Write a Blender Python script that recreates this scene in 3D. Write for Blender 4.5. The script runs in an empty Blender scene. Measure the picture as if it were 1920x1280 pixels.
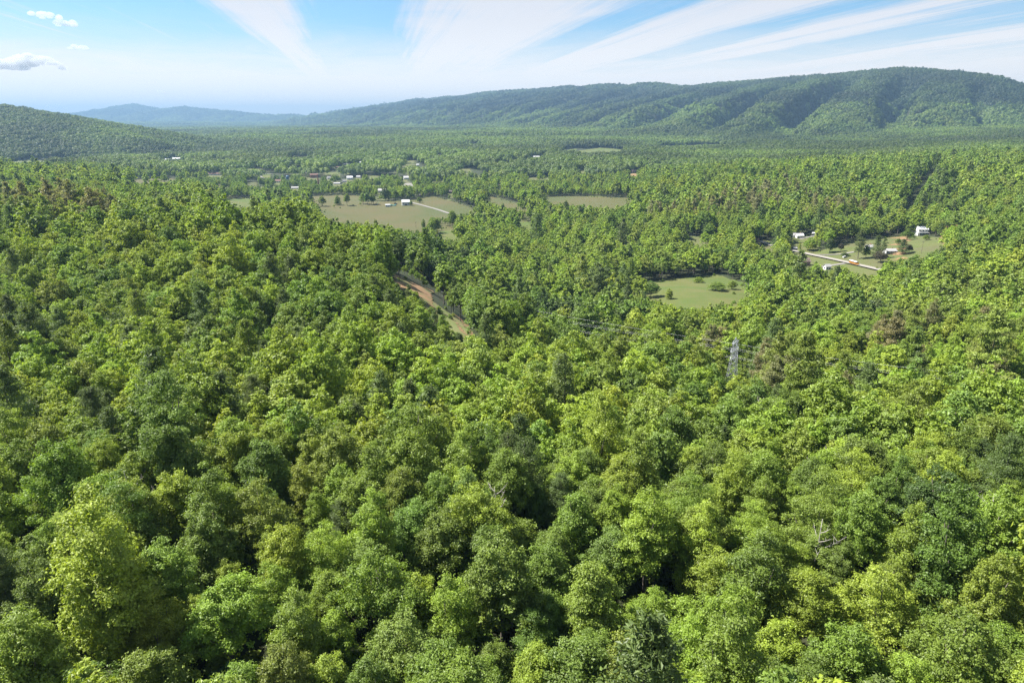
import bpy, math, random
import numpy as np
from mathutils import Vector, Matrix

PI = math.pi
R = math.radians
sc = bpy.context.scene
col = sc.collection

# ------------------------------------------------------------------ camera, sky, sun, exposure
PITCH = R(17.95)
CAM_Z = 130.0
FPX = 1281.0                                     # focal length in photo pixels (1920 wide)
cam_d = bpy.data.cameras.new('camera')
cam_d.lens = 24.02
cam_d.sensor_width = 36.0
cam_d.clip_start = 1.0
cam_d.clip_end = 120000.0
cam = bpy.data.objects.new('camera', cam_d)
cam.location = (0, 0, CAM_Z)
cam.rotation_euler = (PI/2 - PITCH, 0, 0)
col.objects.link(cam)
sc.camera = cam

SUN_EL = R(53)
SUN_AZ = R(-74)                                   # measured from +Y (ahead) towards +X: the sun stands to the left, a little ahead
sun_dir = Vector((math.sin(SUN_AZ)*math.cos(SUN_EL), math.cos(SUN_AZ)*math.cos(SUN_EL), math.sin(SUN_EL)))
sd = bpy.data.lights.new('sun', 'SUN')
sd.energy = 4.6
sd.angle = R(0.53)
sd.color = (1.0, 0.96, 0.89)
sun = bpy.data.objects.new('sun', sd)
sun.rotation_euler = sun_dir.to_track_quat('Z', 'Y').to_euler()
sun.location = (0, 0, 900)
col.objects.link(sun)

sc.view_settings.view_transform = 'Standard'
sc.view_settings.look = 'None'
sc.view_settings.gamma = 1.0
sc.view_settings.use_curve_mapping = False
sc.view_settings.exposure = 1.74
sc.cycles.use_denoising = True
sc.cycles.denoiser = 'OPENIMAGEDENOISE'
sc.cycles.denoising_input_passes = 'RGB_ALBEDO_NORMAL'
sc.cycles.denoising_prefilter = 'NONE'
sc.cycles.max_bounces = 5
sc.cycles.diffuse_bounces = 3
sc.cycles.glossy_bounces = 1
sc.cycles.transmission_bounces = 3
sc.cycles.transparent_max_bounces = 12
sc.cycles.volume_bounces = 0
sc.cycles.caustics_reflective = False
sc.cycles.caustics_refractive = False


class NT:
    """small helper to write node trees"""
    def __init__(s, tree):
        s.t = tree
        tree.nodes.clear()
    def n(s, typ, **kw):
        nd = s.t.nodes.new(typ)
        for k, v in kw.items():
            if k.startswith('i_'):
                key = k[2:]
                key = int(key) if key.isdigit() else key
                s.set(nd.inputs[key], v)
            else:
                setattr(nd, k, v)
        return nd
    def set(s, sock, v):
        if isinstance(v, bpy.types.NodeSocket):
            s.t.links.new(v, sock)
        elif isinstance(v, bpy.types.Node):
            s.t.links.new(v.outputs[0], sock)
        else:
            sock.default_value = v
    def math(s, op, a, b=0.0, c=None, clamp=False):
        nd = s.t.nodes.new('ShaderNodeMath')
        nd.operation = op
        nd.use_clamp = clamp
        s.set(nd.inputs[0], a)
        s.set(nd.inputs[1], b)
        if c is not None:
            s.set(nd.inputs[2], c)
        return nd.outputs[0]
    def smooth(s, v, a, b):
        nd = s.t.nodes.new('ShaderNodeMapRange')
        nd.interpolation_type = 'SMOOTHSTEP'
        s.set(nd.inputs[0], v)
        nd.inputs[1].default_value = a
        nd.inputs[2].default_value = b
        return nd.outputs[0]
    def noise(s, vec, scale, detail=4.0, rough=0.5, dist=0.0):
        nd = s.t.nodes.new('ShaderNodeTexNoise')
        s.set(nd.inputs['Vector'], vec)
        nd.inputs['Scale'].default_value = scale
        nd.inputs['Detail'].default_value = detail
        nd.inputs['Roughness'].default_value = rough
        nd.inputs['Distortion'].default_value = dist
        return nd.outputs['Fac']
    def mix(s, f, a, b, mode='MIX'):
        nd = s.t.nodes.new('ShaderNodeMix')
        nd.data_type = 'RGBA'
        nd.blend_type = mode
        s.set(nd.inputs['Factor'], f)
        s.set(nd.inputs['A'], a)
        s.set(nd.inputs['B'], b)
        return nd.outputs['Result']
    def link(s, a, b):
        s.t.links.new(a, b)


def rgba(c):
    return (c[0], c[1], c[2], 1.0)


# ---- world: physical sky with thin streaked cirrus
world = bpy.data.worlds.new('World')
sc.world = world
world.use_nodes = True
w = NT(world.node_tree)
sky = w.n('ShaderNodeTexSky')
sky.sky_type = 'NISHITA'
sky.sun_disc = False
sky.sun_elevation = SUN_EL
sky.sun_rotation = SUN_AZ
sky.altitude = 300
sky.air_density = 1.0
sky.dust_density = 0.6
sky.ozone_density = 2.0
geo = w.n('ShaderNodeTexCoord')
sep = w.n('ShaderNodeSeparateXYZ')
w.link(geo.outputs['Generated'], sep.inputs[0])
dx, dy, dz = sep.outputs
zc = w.math('MAXIMUM', dz, 0.004)
inv = w.math('DIVIDE', 1.0, w.math('ADD', zc, 0.012))
cxp = w.math('MULTIPLY', dx, inv)                 # position on the cloud layer, in cloud heights
cyp = w.math('MULTIPLY', dy, inv)
SA = math.atan2(-0.20, 1.0)                       # streak direction, from +Y
ca, sa = math.cos(SA), math.sin(SA)
along = w.math('ADD', w.math('MULTIPLY', cxp, sa), w.math('MULTIPLY', cyp, ca))
across = w.math('SUBTRACT', w.math('MULTIPLY', cxp, ca), w.math('MULTIPLY', cyp, sa))
def cvec(ka, kc, oz):
    c = w.n('ShaderNodeCombineXYZ')
    w.set(c.inputs[0], w.math('MULTIPLY', along, ka))
    w.set(c.inputs[1], w.math('MULTIPLY', across, kc))
    c.inputs[2].default_value = oz
    return c.outputs[0]
wob = w.noise(cvec(0.10, 0.30, 3.0), 1.0, 3.0)
across_w = w.math('ADD', across, w.math('MULTIPLY', w.math('SUBTRACT', wob, 0.5), 0.9))
rampn = w.n('ShaderNodeValToRGB')                 # the bands of cirrus, side by side across their common direction
stops = [(-6, .30), (-3.2, .30), (-2.0, .12), (-1.45, .10), (-1.05, .80), (-0.85, 1.0), (-0.62, .75), (-0.4, .12), (0.25, .10), (0.55, .62), (0.95, .95), (1.7, .88), (2.15, .70), (2.45, .18), (2.65, .30), (2.95, .85), (3.6, .92), (3.95, .25), (4.15, .15),
         (4.5, .80), (4.95, .92), (5.35, .40), (5.7, .28), (6.1, .34), (6.9, .90), (7.5, .55), (8.3, .40), (9.3, .78), (12.0, .55)]
els = rampn.color_ramp.elements
while len(els) < len(stops):
    els.new(0.5)
for e_, (p_, v_) in zip(els, stops):
    e_.position = (p_ + 6)/18.0
for e_, (p_, v_) in zip(list(els), stops):
    e_.color = (v_, v_, v_, 1)
w.set(rampn.inputs[0], w.math('DIVIDE', w.math('ADD', across_w, 6.0), 18.0, clamp=True))
streak = w.noise(cvec(0.035, 0.85, 7.3), 1.0, 6.0, 0.58)
fine = w.noise(cvec(0.13, 3.6, 1.0), 1.0, 8.0, 0.66)
bank = w.noise(cvec(0.075, 0.16, 11.4), 1.0, 4.0, 0.5)
wisp = w.noise(cvec(0.42, 0.62, 5.2), 1.0, 8.0, 0.64, 0.9)
dens = w.math('ADD', rampn.outputs[0], w.math('MULTIPLY', w.math('SUBTRACT', streak, 0.5), 0.9))
dens = w.math('ADD', dens, w.math('MULTIPLY', w.math('SUBTRACT', fine, 0.5), 1.0))
dens = w.math('ADD', dens, w.math('MULTIPLY', w.math('SUBTRACT', wisp, 0.5), 0.7))
dens = w.math('ADD', dens, w.math('MULTIPLY', w.math('SUBTRACT', bank, 0.5), 0.4))
fibre = w.noise(cvec(0.20, 11.0, 4.4), 1.0, 7.0, 0.68)
dens = w.math('ADD', dens, w.math('MULTIPLY', w.math('SUBTRACT', fibre, 0.5), 0.95))
cl = w.smooth(dens, 0.14, 0.90)
veil = w.smooth(w.math('ADD', dz, w.math('MULTIPLY', w.math('SUBTRACT', wisp, 0.5), 0.06)), 0.132, 0.048)      # the layer seen edge-on near the horizon closes up
cl = w.math('MAXIMUM', w.math('MULTIPLY', cl, 0.95), w.math('MULTIPLY', veil, 0.97))
bg = w.n('ShaderNodeBackground')
SKY_STRENGTH = 0.055
skyc = w.mix(1.0, sky.outputs[0], (0.56, 0.77, 0.88, 1), 'MULTIPLY')
cloudc = w.mix(w.smooth(dz, 0.16, 0.02), (4.75, 4.78, 5.05, 1.0), (7.0, 6.6, 6.25, 1.0))      # cloud colour raised near the horizon to make up for dimming by the haze
skycol = w.mix(cl, skyc, cloudc)
w.link(skycol, bg.inputs['Color'])
bg.inputs['Strength'].default_value = SKY_STRENGTH
wo = w.n('ShaderNodeOutputWorld')
w.link(bg.outputs[0], wo.inputs['Surface'])

# ------------------------------------------------------------------ projection helpers (photo pixel <-> ray)
CP, SP = math.cos(PITCH), math.sin(PITCH)


def ray(px, py):
    xr = (px - 960.0)/FPX
    yr = (640.0 - py)/FPX
    return np.array([xr, CP + yr*SP, -SP + yr*CP])


def project(X, Y, Z):
    """world -> photo pixels and depth"""
    d = np.asarray(Z) - CAM_Z
    depth = Y*CP - d*SP
    up = Y*SP + d*CP
    depth = np.maximum(depth, 1e-3)
    return 960 + FPX*X/depth, 640 - FPX*up/depth, depth


# ------------------------------------------------------------------ terrain
PC = -60.0                                        # terrain pole lies a little behind the camera


def polar(X, Y):
    yy = Y - PC
    return np.arctan2(X, yy), np.log(np.maximum(np.hypot(X, yy), 12.0))


ctrl = []                                         # (px, py, Y, height of what is seen there above the ground)
def column(px, rows):
    for r_ in rows:
        ctrl.append((px, r_[0], r_[1], r_[2] if len(r_) > 2 else 16.0))

left_near = [(1280, 50), (1100, 62), (900, 85), (800, 109), (700, 149), (640, 180), (580, 219), (500, 277), (450, 325), (410, 380)]
column(-330, left_near + [(360, 650), (330, 850), (310, 1000), (296, 1650)])
column(0, left_near + [(375, 560), (352, 680), (330, 850), (311, 1000), (298, 1500)])
column(300, left_near[:-1] + [(408, 375), (384, 600), (352, 800), (339, 1400, 0), (290, 2200), (262, 3400), (245, 5600), (239, 9000)])
column(480, left_near[:7] + [(500, 280), (450, 325), (412, 360), (390, 660), (380, 1040, 0), (345, 1300), (300, 1800), (270, 2600), (250, 4100), (241, 7000)])
column(620, left_near[:7] + [(500, 280), (460, 315), (432, 345), (428, 818, 0), (395, 980, 0), (372, 1130, 0), (335, 1400), (300, 1800), (270, 2600), (250, 4000), (240, 6500)])
column(740, [(1280, 50), (1100, 63), (900, 86), (800, 112), (700, 158), (640, 198), (580, 245), (515, 345, 0), (452, 395), (428, 818, 0), (395, 980, 0), (372, 1130, 0), (335, 1400)])
column(800, [(555, 322, 0)])
column(895, [(630, 275, 0)])
column(960, [(1280, 50), (1100, 64), (900, 88), (800, 118), (700, 175), (655, 232), (600, 330), (560, 400), (500, 520), (450, 640), (405, 830), (345, 1250),
             (300, 1750), (270, 2500), (250, 3600), (240, 5000)])
column(1130, [(1280, 50), (1100, 64), (900, 88), (800, 120), (700, 186), (378, 1030, 0), (340, 1300), (283, 2400, 2)])
column(1300, [(1280, 50), (1100, 64), (900, 88), (800, 122), (700, 200), (650, 260), (600, 340), (548, 478, 0), (480, 600), (440, 710), (400, 800), (350, 1000),
              (320, 1350), (300, 1700), (280, 2300), (260, 3000), (245, 3700)])
column(1390, [(690, 268, 14)])
column(1600, [(1280, 50), (1100, 62), (900, 84), (800, 112), (700, 215), (640, 270), (600, 330), (540, 430), (497, 570, 0), (455, 660, 0), (380, 850),
              (340, 1000), (310, 1250), (290, 1700), (270, 2300), (250, 3000), (236, 3600)])
column(1735, [(441, 700, 0), (415, 730)])
column(1920, [(1280, 50), (1100, 60), (900, 82), (800, 110), (700, 200), (600, 300), (540, 380), (480, 460), (420, 560), (380, 650), (340, 800),
              (310, 1000), (290, 1300), (270, 1900), (250, 2600), (241, 3000)])
column(2250, [(1280, 50), (1100, 60), (900, 82), (800, 110), (700, 195), (600, 280), (480, 430), (420, 520), (340, 780), (310, 980), (285, 1300), (250, 2600)])

_pts, _z = [], []
for px, py, Y, h in ctrl:
    d = ray(px, py)
    t = Y/d[1]
    _pts.append(polar(np.array(d[0]*t), np.array(Y)))
    _z.append(CAM_Z + d[2]*t - h)
for ph in (-0.9, -0.45, 0.0, 0.45, 0.9):          # ground under and behind the camera, and far plain
    _pts.append((ph, math.log(30.0))); _z.append(66.0)
    _pts.append((ph, math.log(14000.0))); _z.append(55.0)
    _pts.append((ph, math.log(60000.0))); _z.append(55.0)
_pts = np.array([(float(a)*1.3, float(b)) for a, b in _pts])
_z = np.array(_z)


def _phi(r2):
    return np.where(r2 > 1e-12, 0.5*r2*np.log(np.maximum(r2, 1e-12)), 0.0)


def _solve():
    n = len(_pts)
    d2 = ((_pts[:, None, :] - _pts[None, :, :])**2).sum(-1)
    A = np.zeros((n + 3, n + 3))
    A[:n, :n] = _phi(d2) + np.eye(n)*0.004
    P = np.c_[np.ones(n), _pts]
    A[:n, n:] = P
    A[n:, :n] = P.T
    b = np.r_[_z, 0, 0, 0]
    return np.linalg.solve(A, b)


_W = _solve()


def base_height(X, Y):
    sh = X.shape
    a, l = polar(X.ravel(), Y.ravel())
    aa = np.clip(a, -0.95, 0.95)*1.3
    out = np.empty(len(aa))
    n = len(_pts)
    for s in range(0, len(aa), 60000):
        q = np.c_[aa[s:s+60000], l[s:s+60000]]
        d2 = (q[:, 0:1] - _pts[None, :, 0])**2 + (q[:, 1:2] - _pts[None, :, 1])**2
        out[s:s+60000] = _phi(d2) @ _W[:n] + _W[n] + q @ _W[n+1:]
    f = np.clip((np.abs(a) - 0.95)/1.2, 0, 1)
    out = out*(1 - f) + 60.0*f
    return np.clip(out, -4.0, 150.0).reshape(sh)


_rs = np.random.RandomState(11)
_T = _rs.rand(64, 64)


def vnoise(x, y):
    """smooth value noise, 0..1"""
    xi = np.floor(x).astype(int); yi = np.floor(y).astype(int)
    fx = x - xi; fy = y - yi
    fx = fx*fx*(3 - 2*fx); fy = fy*fy*(3 - 2*fy)
    g = lambda i, j: _T[i % 64, j % 64]
    return (g(xi, yi)*(1-fx) + g(xi+1, yi)*fx)*(1-fy) + (g(xi, yi+1)*(1-fx) + g(xi+1, yi+1)*fx)*fy


def fbm(x, y, o=4):
    s, a, t = 0.0, 1.0, 0.0
    for k in range(o):
        s = s + a*vnoise(x*2**k + 17.3*k, y*2**k + 5.1*k)
        t += a
        a *= 0.5
    return s/t


def ridge_points(lst):
    out = []
    for px, py, Y in lst:
        d = ray(px, py)
        t = Y/d[1]
        out.append((d[0]*t, Y, CAM_Z + d[2]*t))
    return out


def _ry(px):
    """distance ahead of the long right-hand ridge where it crosses photo column px"""
    k = (px - 960.0)/FPX*1.05
    return (2600 + 0.684*4500)/(k + 0.684)

RIDGE_A = [(px, py, _ry(px)) for px, py in ((2350, 330), (2200, 285), (2050, 215), (1960, 178), (1915, 157), (1870, 141), (1800, 133), (1700, 126), (1625, 132), (1560, 139), (1515, 141), (1460, 146),
           (1400, 151), (1340, 155), (1300, 161), (1260, 160), (1222, 154), (1180, 160), (1130, 157), (1090, 164), (1070, 161), (1010, 167), (960, 169), (900, 174), (870, 180), (840, 181), (780, 188),
           (745, 195), (700, 201), (640, 211), (590, 219))]
RIDGE_B = [(640, 226, 13200), (590, 220, 13600), (545, 215, 14000), (515, 217, 14200), (480, 214, 14400), (430, 209, 14700), (380, 205, 15000), (345, 201, 15200), (300, 206, 15500), (275, 201, 15700), (250, 196, 15800),
           (228, 201, 16000), (205, 204, 16200), (155, 216, 16600), (100, 225, 17000), (0, 238, 17500)]
RIDGE_C = [(-900, 120, 2300), (-400, 150, 2500), (-150, 176, 2650), (0, 193, 2750), (60, 203, 2850), (100, 211, 2950), (140, 219, 3050), (180, 224, 3150), (240, 239, 3350), (290, 252, 3550), (340, 262, 3750)]
RIDGE_D = [(1090, 396, 880), (1200, 374, 950), (1320, 346, 1010), (1450, 325, 1080), (1600, 310, 1160), (1750, 303, 1230), (1900, 292, 1300), (2100, 285, 1350)]
RIDGE_E = [(1290, 418, 740), (1400, 396, 790), (1500, 374, 840), (1620, 352, 890), (1720, 335, 930), (1790, 325, 960)]
RA, RB, RC, RD, RE = (ridge_points(r_) for r_ in (RIDGE_A, RIDGE_B, RIDGE_C, RIDGE_D, RIDGE_E))


def ridge_field(X, Y, pts, W, power, spur_len, spur_amp, seed, spur_z, spur_w):
    """height factor profile around a crest polyline: returns (crest height, 0..1 falloff)"""
    best = np.full(X.shape, 1e12)
    zc = np.zeros(X.shape)
    sc_ = np.zeros(X.shape)
    side = np.zeros(X.shape)
    s0 = 0.0
    for (x0, y0, z0), (x1, y1, z1) in zip(pts[:-1], pts[1:]):
        ex, ey = x1-x0, y1-y0
        L = math.hypot(ex, ey)
        t = np.clip(((X-x0)*ex + (Y-y0)*ey)/(L*L), 0, 1)
        dx_, dy_ = X-(x0+t*ex), Y-(y0+t*ey)
        d = np.hypot(dx_, dy_)
        m = d < best
        best = np.where(m, d, best)
        zc = np.where(m, z0+t*(z1-z0), zc)
        sc_ = np.where(m, s0+t*L, sc_)
        side = np.where(m, np.sign(dx_*ey - dy_*ex), side)
        s0 += L
    q = best/W
    sw = sc_ - side*best*0.35
    wv = vnoise(sw/(spur_len*2.1) + seed, best/1500.0 + seed*1.7)
    sp = 0.5 + 0.5*np.cos(2*PI*(sw/spur_len + 1.1*wv))                                     # spurs running down from the crest
    sp2 = 0.5 + 0.5*np.cos(2*PI*(sw/(spur_len*0.37) + 1.3*vnoise(sw/300.0 + seed*3, best/500.0)))
    k = (sp - 0.5)*spur_amp + (sp2 - 0.5)*spur_amp*0.45
    q2 = np.clip(q*(1.0 - k*np.clip(q*3.0, 0, 1)), 0, 1)
    f = (1 - q2)**power*np.clip((1.12 - q)/0.45, 0, 1)
    env = np.clip((best/spur_w - 0.10)*3.2, 0, 1)*np.clip((1.0 - best/spur_w)/0.5, 0, 1)
    bump = (sp**0.8 - 0.55)*spur_z*(0.6 + 0.8*wv) + (sp2 - 0.5)*spur_z*0.22
    room = np.clip((best - 60)/500, 0, 1)
    return zc, f, bump*env, 0.16*best + 12*(1-room)


def height(X, Y):
    X = np.asarray(X, float); Y = np.asarray(Y, float)
    z = base_height(X, Y)
    far = np.clip((np.hypot(X, Y) - 500)/2500, 0, 1)
    z = z + (fbm(X/420.0, Y/420.0, 3) - 0.5)*26*far*np.clip((z - 4)/25, 0, 1)
    for pts, W, pw, sl, sa_, sd_, sz_, cr_, sw_ in ((RA, 2400.0, 1.9, 380.0, 0.12, 3.3, 215.0, 10, 1900.0), (RB, 2600.0, 1.6, 900.0, 0.12, 8.1, 300.0, 10, 2300.0), (RC, 1250.0, 1.15, 480.0, 0.1, 5.7, 40.0, 10, 1250.0),
                                         (RD, 190.0, 1.3, 150.0, 0.5, 2.2, 8.0, 15, 190.0), (RE, 150.0, 1.3, 130.0, 0.5, 6.2, 6.0, 15, 150.0)):
        xs = [p[0] for p in pts]; ys = [p[1] for p in pts]
        m = (X > min(xs)-W) & (X < max(xs)+W) & (Y > min(ys)-W) & (Y < max(ys)+W)
        if m.any():
            zc, f, bm, below = ridge_field(X[m], Y[m], pts, W, pw, sl, sa_, sd_, sz_, sw_)
            zz = z[m]
            znew = zz + np.maximum(zc - cr_ - zz, 0)*f + bm*np.clip((zc - cr_ - zz)/60, 0, 1)
            z[m] = np.maximum(zz, np.minimum(znew, np.maximum(zc - cr_ - (below if sz_ > 20 else 0), zz)))
    return z


def h1(x, y):
    return float(height(np.array([x]), np.array([y]))[0])


def unproject(px, py, lift=0.0):
    """first point where the photo ray meets the ground (raised by lift)"""
    d = ray(px, py)
    t = np.geomspace(25, 26000, 900)
    X, Y, Z = d[0]*t, d[1]*t, CAM_Z + d[2]*t
    g = height(X, Y) + lift - Z
    i = int(np.argmax(g > 0)) if (g > 0).any() else len(t) - 1
    i = max(i, 1)
    a, b = t[i-1], t[i]
    tt = np.linspace(a, b, 40)
    X, Y, Z = d[0]*tt, d[1]*tt, CAM_Z + d[2]*tt
    g = height(X, Y) + lift - Z
    j = int(np.argmax(g > 0)) if (g > 0).any() else 39
    return float(X[j]), float(Y[j]), float(height(X[j:j+1], Y[j:j+1])[0])


# ------------------------------------------------------------------ object helpers
def tag(o, label=None, cat=None, group=None, kind=None):
    if label: o['label'] = label
    if cat: o['category'] = cat
    if group: o['group'] = group
    if kind: o['kind'] = kind
    return o


def mesh_from(name, V, F, mats=(), mi=None, smooth=False, shade=None):
    """V (n,3); F list or (m,k) array"""
    me = bpy.data.meshes.new(name)
    V = np.asarray(V, np.float32)
    if isinstance(F, np.ndarray):
        m, k = F.shape
        me.vertices.add(len(V))
        me.vertices.foreach_set('co', V.ravel())
        me.loops.add(m*k)
        me.loops.foreach_set('vertex_index', F.astype(np.int32).ravel())
        me.polygons.add(m)
        me.polygons.foreach_set('loop_start', np.arange(0, m*k, k, dtype=np.int32))
        me.polygons.foreach_set('loop_total', np.full(m, k, np.int32))
        me.update(calc_edges=True)
    else:
        me.from_pydata([tuple(map(float, v)) for v in V], [], F)
    for m_ in mats:
        me.materials.append(m_)
    if mi is not None:
        me.polygons.foreach_set('material_index', np.asarray(mi, np.int32))
    me.polygons.foreach_set('use_smooth', np.full(len(me.polygons), smooth, bool))
    if shade is not None:
        at = me.attributes.new('shade', 'FLOAT', 'POINT')
        at.data.foreach_set('value', np.asarray(shade, np.float32))
    me.update()
    return me


def obj(name, me, parent=None, loc=None):
    o = bpy.data.objects.new(name, me)
    col.objects.link(o)
    if parent is not None:
        o.parent = parent
    if loc is not None:
        o.location = loc
    return o


def empty(name, loc, rz=0.0):
    o = bpy.data.objects.new(name, None)
    o.empty_display_size = 1.0
    o.location = loc
    o.rotation_euler = (0, 0, rz)
    col.objects.link(o)
    return o


class MB:
    """collects shapes into one mesh"""
    def __init__(s):
        s.V, s.F = [], []
    def add(s, V, F):
        b = len(s.V)
        s.V += [tuple(v) for v in V]
        s.F += [tuple(i+b for i in f) for f in F]
        return s
    def box(s, x0, x1, y0, y1, z0, z1):
        V = [(x, y, z) for z in (z0, z1) for x, y in ((x0, y0), (x1, y0), (x1, y1), (x0, y1))]
        return s.add(V, [(3, 2, 1, 0), (4, 5, 6, 7), (0, 1, 5, 4), (1, 2, 6, 5), (2, 3, 7, 6), (3, 0, 4, 7)])
    def bar(s, p, q, r, n=4, r2=None):
        p, q = Vector(p), Vector(q)
        r2 = r if r2 is None else r2
        d = (q-p)
        if d.length < 1e-6:
            return s
        a = d.normalized()
        u = a.cross(Vector((0, 0, 1)) if abs(a.z) < 0.9 else Vector((1, 0, 0))).normalized()
        v = a.cross(u)
        V = []
        for c, rr in ((p, r), (q, r2)):
            for k in range(n):
                t = 2*PI*(k+0.5)/n
                V.append(c + u*math.cos(t)*rr + v*math.sin(t)*rr)
        F = [(k, (k+1) % n, n+(k+1) % n, n+k) for k in range(n)]
        F += [tuple(range(n-1, -1, -1)), tuple(range(n, 2*n))]
        return s.add(V, F)
    def tube(s, pts, rs, n=5):
        b = len(s.V)
        m = len(pts)
        for i, p in enumerate(pts):
            p = Vector(p)
            d = (Vector(pts[min(i+1, m-1)]) - Vector(pts[max(i-1, 0)])).normalized()
            u = d.cross(Vector((0, 1, 0)) if abs(d.y) < 0.9 else Vector((1, 0, 0))).normalized()
            v = d.cross(u)
            for k in range(n):
                t = 2*PI*k/n
                s.V.append(tuple(p + (u*math.cos(t) + v*math.sin(t))*rs[i]))
        for i in range(m-1):
            for k in range(n):
                a, c = b+i*n+k, b+i*n+(k+1) % n
                s.F.append((a, c, c+n, a+n))
        s.F.append(tuple(b+(m-1)*n+k for k in range(n)))
        return s
    def prism(s, poly, z0, z1):
        n = len(poly)
        V = [(x, y, z0) for x, y in poly] + [(x, y, z1) for x, y in poly]
        F = [tuple(range(n-1, -1, -1)), tuple(range(n, 2*n))] + [(k, (k+1) % n, n+(k+1) % n, n+k) for k in range(n)]
        return s.add(V, F)
    def mesh(s, name, mat, smooth=False):
        return mesh_from(name, s.V, s.F, (mat,) if mat else (), smooth=smooth)
    def build(s, name, mat, parent=None, smooth=False):
        return obj(name, s.mesh(name, mat, smooth), parent)


# ------------------------------------------------------------------ materials
def new_mat(name):
    m = bpy.data.materials.new(name)
    m.use_nodes = True
    return m, NT(m.node_tree)


def leaf_material(name, instanced):
    m, t = new_mat(name)
    if instanced:
        a = t.n('ShaderNodeAttribute', attribute_type='INSTANCER', attribute_name='tint')
        tint = a.outputs['Color']
    else:
        a = t.n('ShaderNodeObjectInfo')
        tint = a.outputs['Color']
    sh = t.n('ShaderNodeAttribute', attribute_type='GEOMETRY', attribute_name='shade')
    oi = t.n('ShaderNodeObjectInfo')
    hsv = t.n('ShaderNodeHueSaturation')
    t.set(hsv.inputs['Color'], tint)
    t.set(hsv.inputs['Value'], sh.outputs['Fac'])
    # young leaves a little yellower: hue follows the same per-spray value
    t.set(hsv.inputs['Hue'], t.math('SUBTRACT', 0.515, t.math('MULTIPLY', sh.outputs['Fac'], 0.015)))
    cc = hsv.outputs[0]
    dif = t.n('ShaderNodeBsdfDiffuse'); t.set(dif.inputs[0], cc)
    tr = t.n('ShaderNodeBsdfTranslucent')
    t.set(tr.inputs[0], t.mix(1.0, cc, (0.80, 0.78, 0.38, 1), 'MULTIPLY'))
    gl = t.n('ShaderNodeBsdfGlossy'); gl.inputs['Roughness'].default_value = 0.5
    gl.inputs[0].default_value = (1, 1, 1, 1)
    m1 = t.n('ShaderNodeAddShader'); t.set(m1.inputs[0], dif); t.set(m1.inputs[1], tr)       # a leaf reflects and lets through about as much
    m2 = t.n('ShaderNodeMixShader', i_0=0.02); t.set(m2.inputs[1], m1); t.set(m2.inputs[2], gl)
    o = t.n('ShaderNodeOutputMaterial'); t.set(o.inputs['Surface'], m2)
    return m


LEAF = leaf_material('leaf', False)
LEAF_I = leaf_material('leaf_massed', True)


def surf(name, c1, c2=None, scale=1.0, rough=0.8, detail=5.0, bump=0.0, metallic=0.0, coord='Object', stretch=None, c3=None, scale3=0.1):
    m, t = new_mat(name)
    tc = t.n('ShaderNodeTexCoord')
    v = tc.outputs[coord]
    if stretch:
        mp = t.n('ShaderNodeMapping')
        t.link(v, mp.inputs['Vector'])
        mp.inputs['Scale'].default_value = stretch
        v = mp.outputs[0]
    p = t.n('ShaderNodeBsdfPrincipled')
    p.inputs['Roughness'].default_value = rough
    p.inputs['Metallic'].default_value = metallic
    p.inputs['Specular IOR Level'].default_value = 0.3
    f = t.noise(v, scale, detail, 0.6)
    c = rgba(c1)
    if c2 is not None:
        c = t.mix(t.smooth(f, 0.32, 0.68), rgba(c1), rgba(c2))
    if c3 is not None:
        f3 = t.noise(v, scale3, 4.0, 0.55)
        c = t.mix(t.smooth(f3, 0.42, 0.66), c, rgba(c3))
    if c3 is not None:                            # uneven tufts and faint cut lines
        f4 = t.noise(v, scale*14, 6.0, 0.7)
        c = t.mix(t.math('MULTIPLY', t.smooth(f4, 0.35, 0.75), 0.35), c, (c1[0]*0.55, c1[1]*0.62, c1[2]*0.6, 1))
    t.set(p.inputs['Base Color'], c)
    if bump:
        b = t.n('ShaderNodeBump'); b.inputs['Strength'].default_value = 0.6; b.inputs['Distance'].default_value = bump
        t.set(b.inputs['Height'], f); t.link(b.outputs[0], p.inputs['Normal'])
    o = t.n('ShaderNodeOutputMaterial'); t.link(p.outputs[0], o.inputs[0])
    return m


M = {}
M['bark'] = surf('bark', (0.10, 0.085, 0.065), (0.16, 0.14, 0.115), 3.0, 0.9, bump=0.02)
M['dead'] = surf('dead_wood', (0.30, 0.27, 0.24), (0.42, 0.39, 0.35), 2.0, 0.9)
M['floor'] = surf('forest_floor', (0.020, 0.026, 0.009), (0.034, 0.036, 0.014), 0.6, 0.95, 8.0, c3=(0.026, 0.040, 0.011), scale3=0.05, bump=0.3)
M['hay'] = surf('field_grass', (0.070, 0.070, 0.020), (0.084, 0.070, 0.026), 0.018, 0.95, 9.0, c3=(0.056, 0.068, 0.017), scale3=0.007)
M['meadow'] = surf('meadow_grass', (0.076, 0.094, 0.018), (0.096, 0.098, 0.028), 0.06, 0.95, 8.0, c3=(0.060, 0.092, 0.015), scale3=0.02)
M['lawn'] = surf('lawn_grass', (0.074, 0.096, 0.022), (0.098, 0.102, 0.033), 0.07, 0.95, 8.0, c3=(0.088, 0.086, 0.036), scale3=0.03)
M['dirt'] = surf('bare_earth', (0.235, 0.135, 0.070), (0.19, 0.12, 0.058), 0.15, 0.95, 6.0, c3=(0.085, 0.10, 0.026), scale3=0.07)
M['scrub'] = surf('cut_scrub', (0.115, 0.145, 0.035), (0.15, 0.15, 0.06), 0.12, 0.95, 6.0, c3=(0.20, 0.14, 0.07), scale3=0.06)
M['asphalt'] = surf('worn_road', (0.225, 0.207, 0.178), (0.255, 0.235, 0.205), 0.3, 0.9)
M['gravel'] = surf('gravel_drive', (0.16, 0.15, 0.135), (0.19, 0.178, 0.16), 0.5, 0.95)
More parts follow.
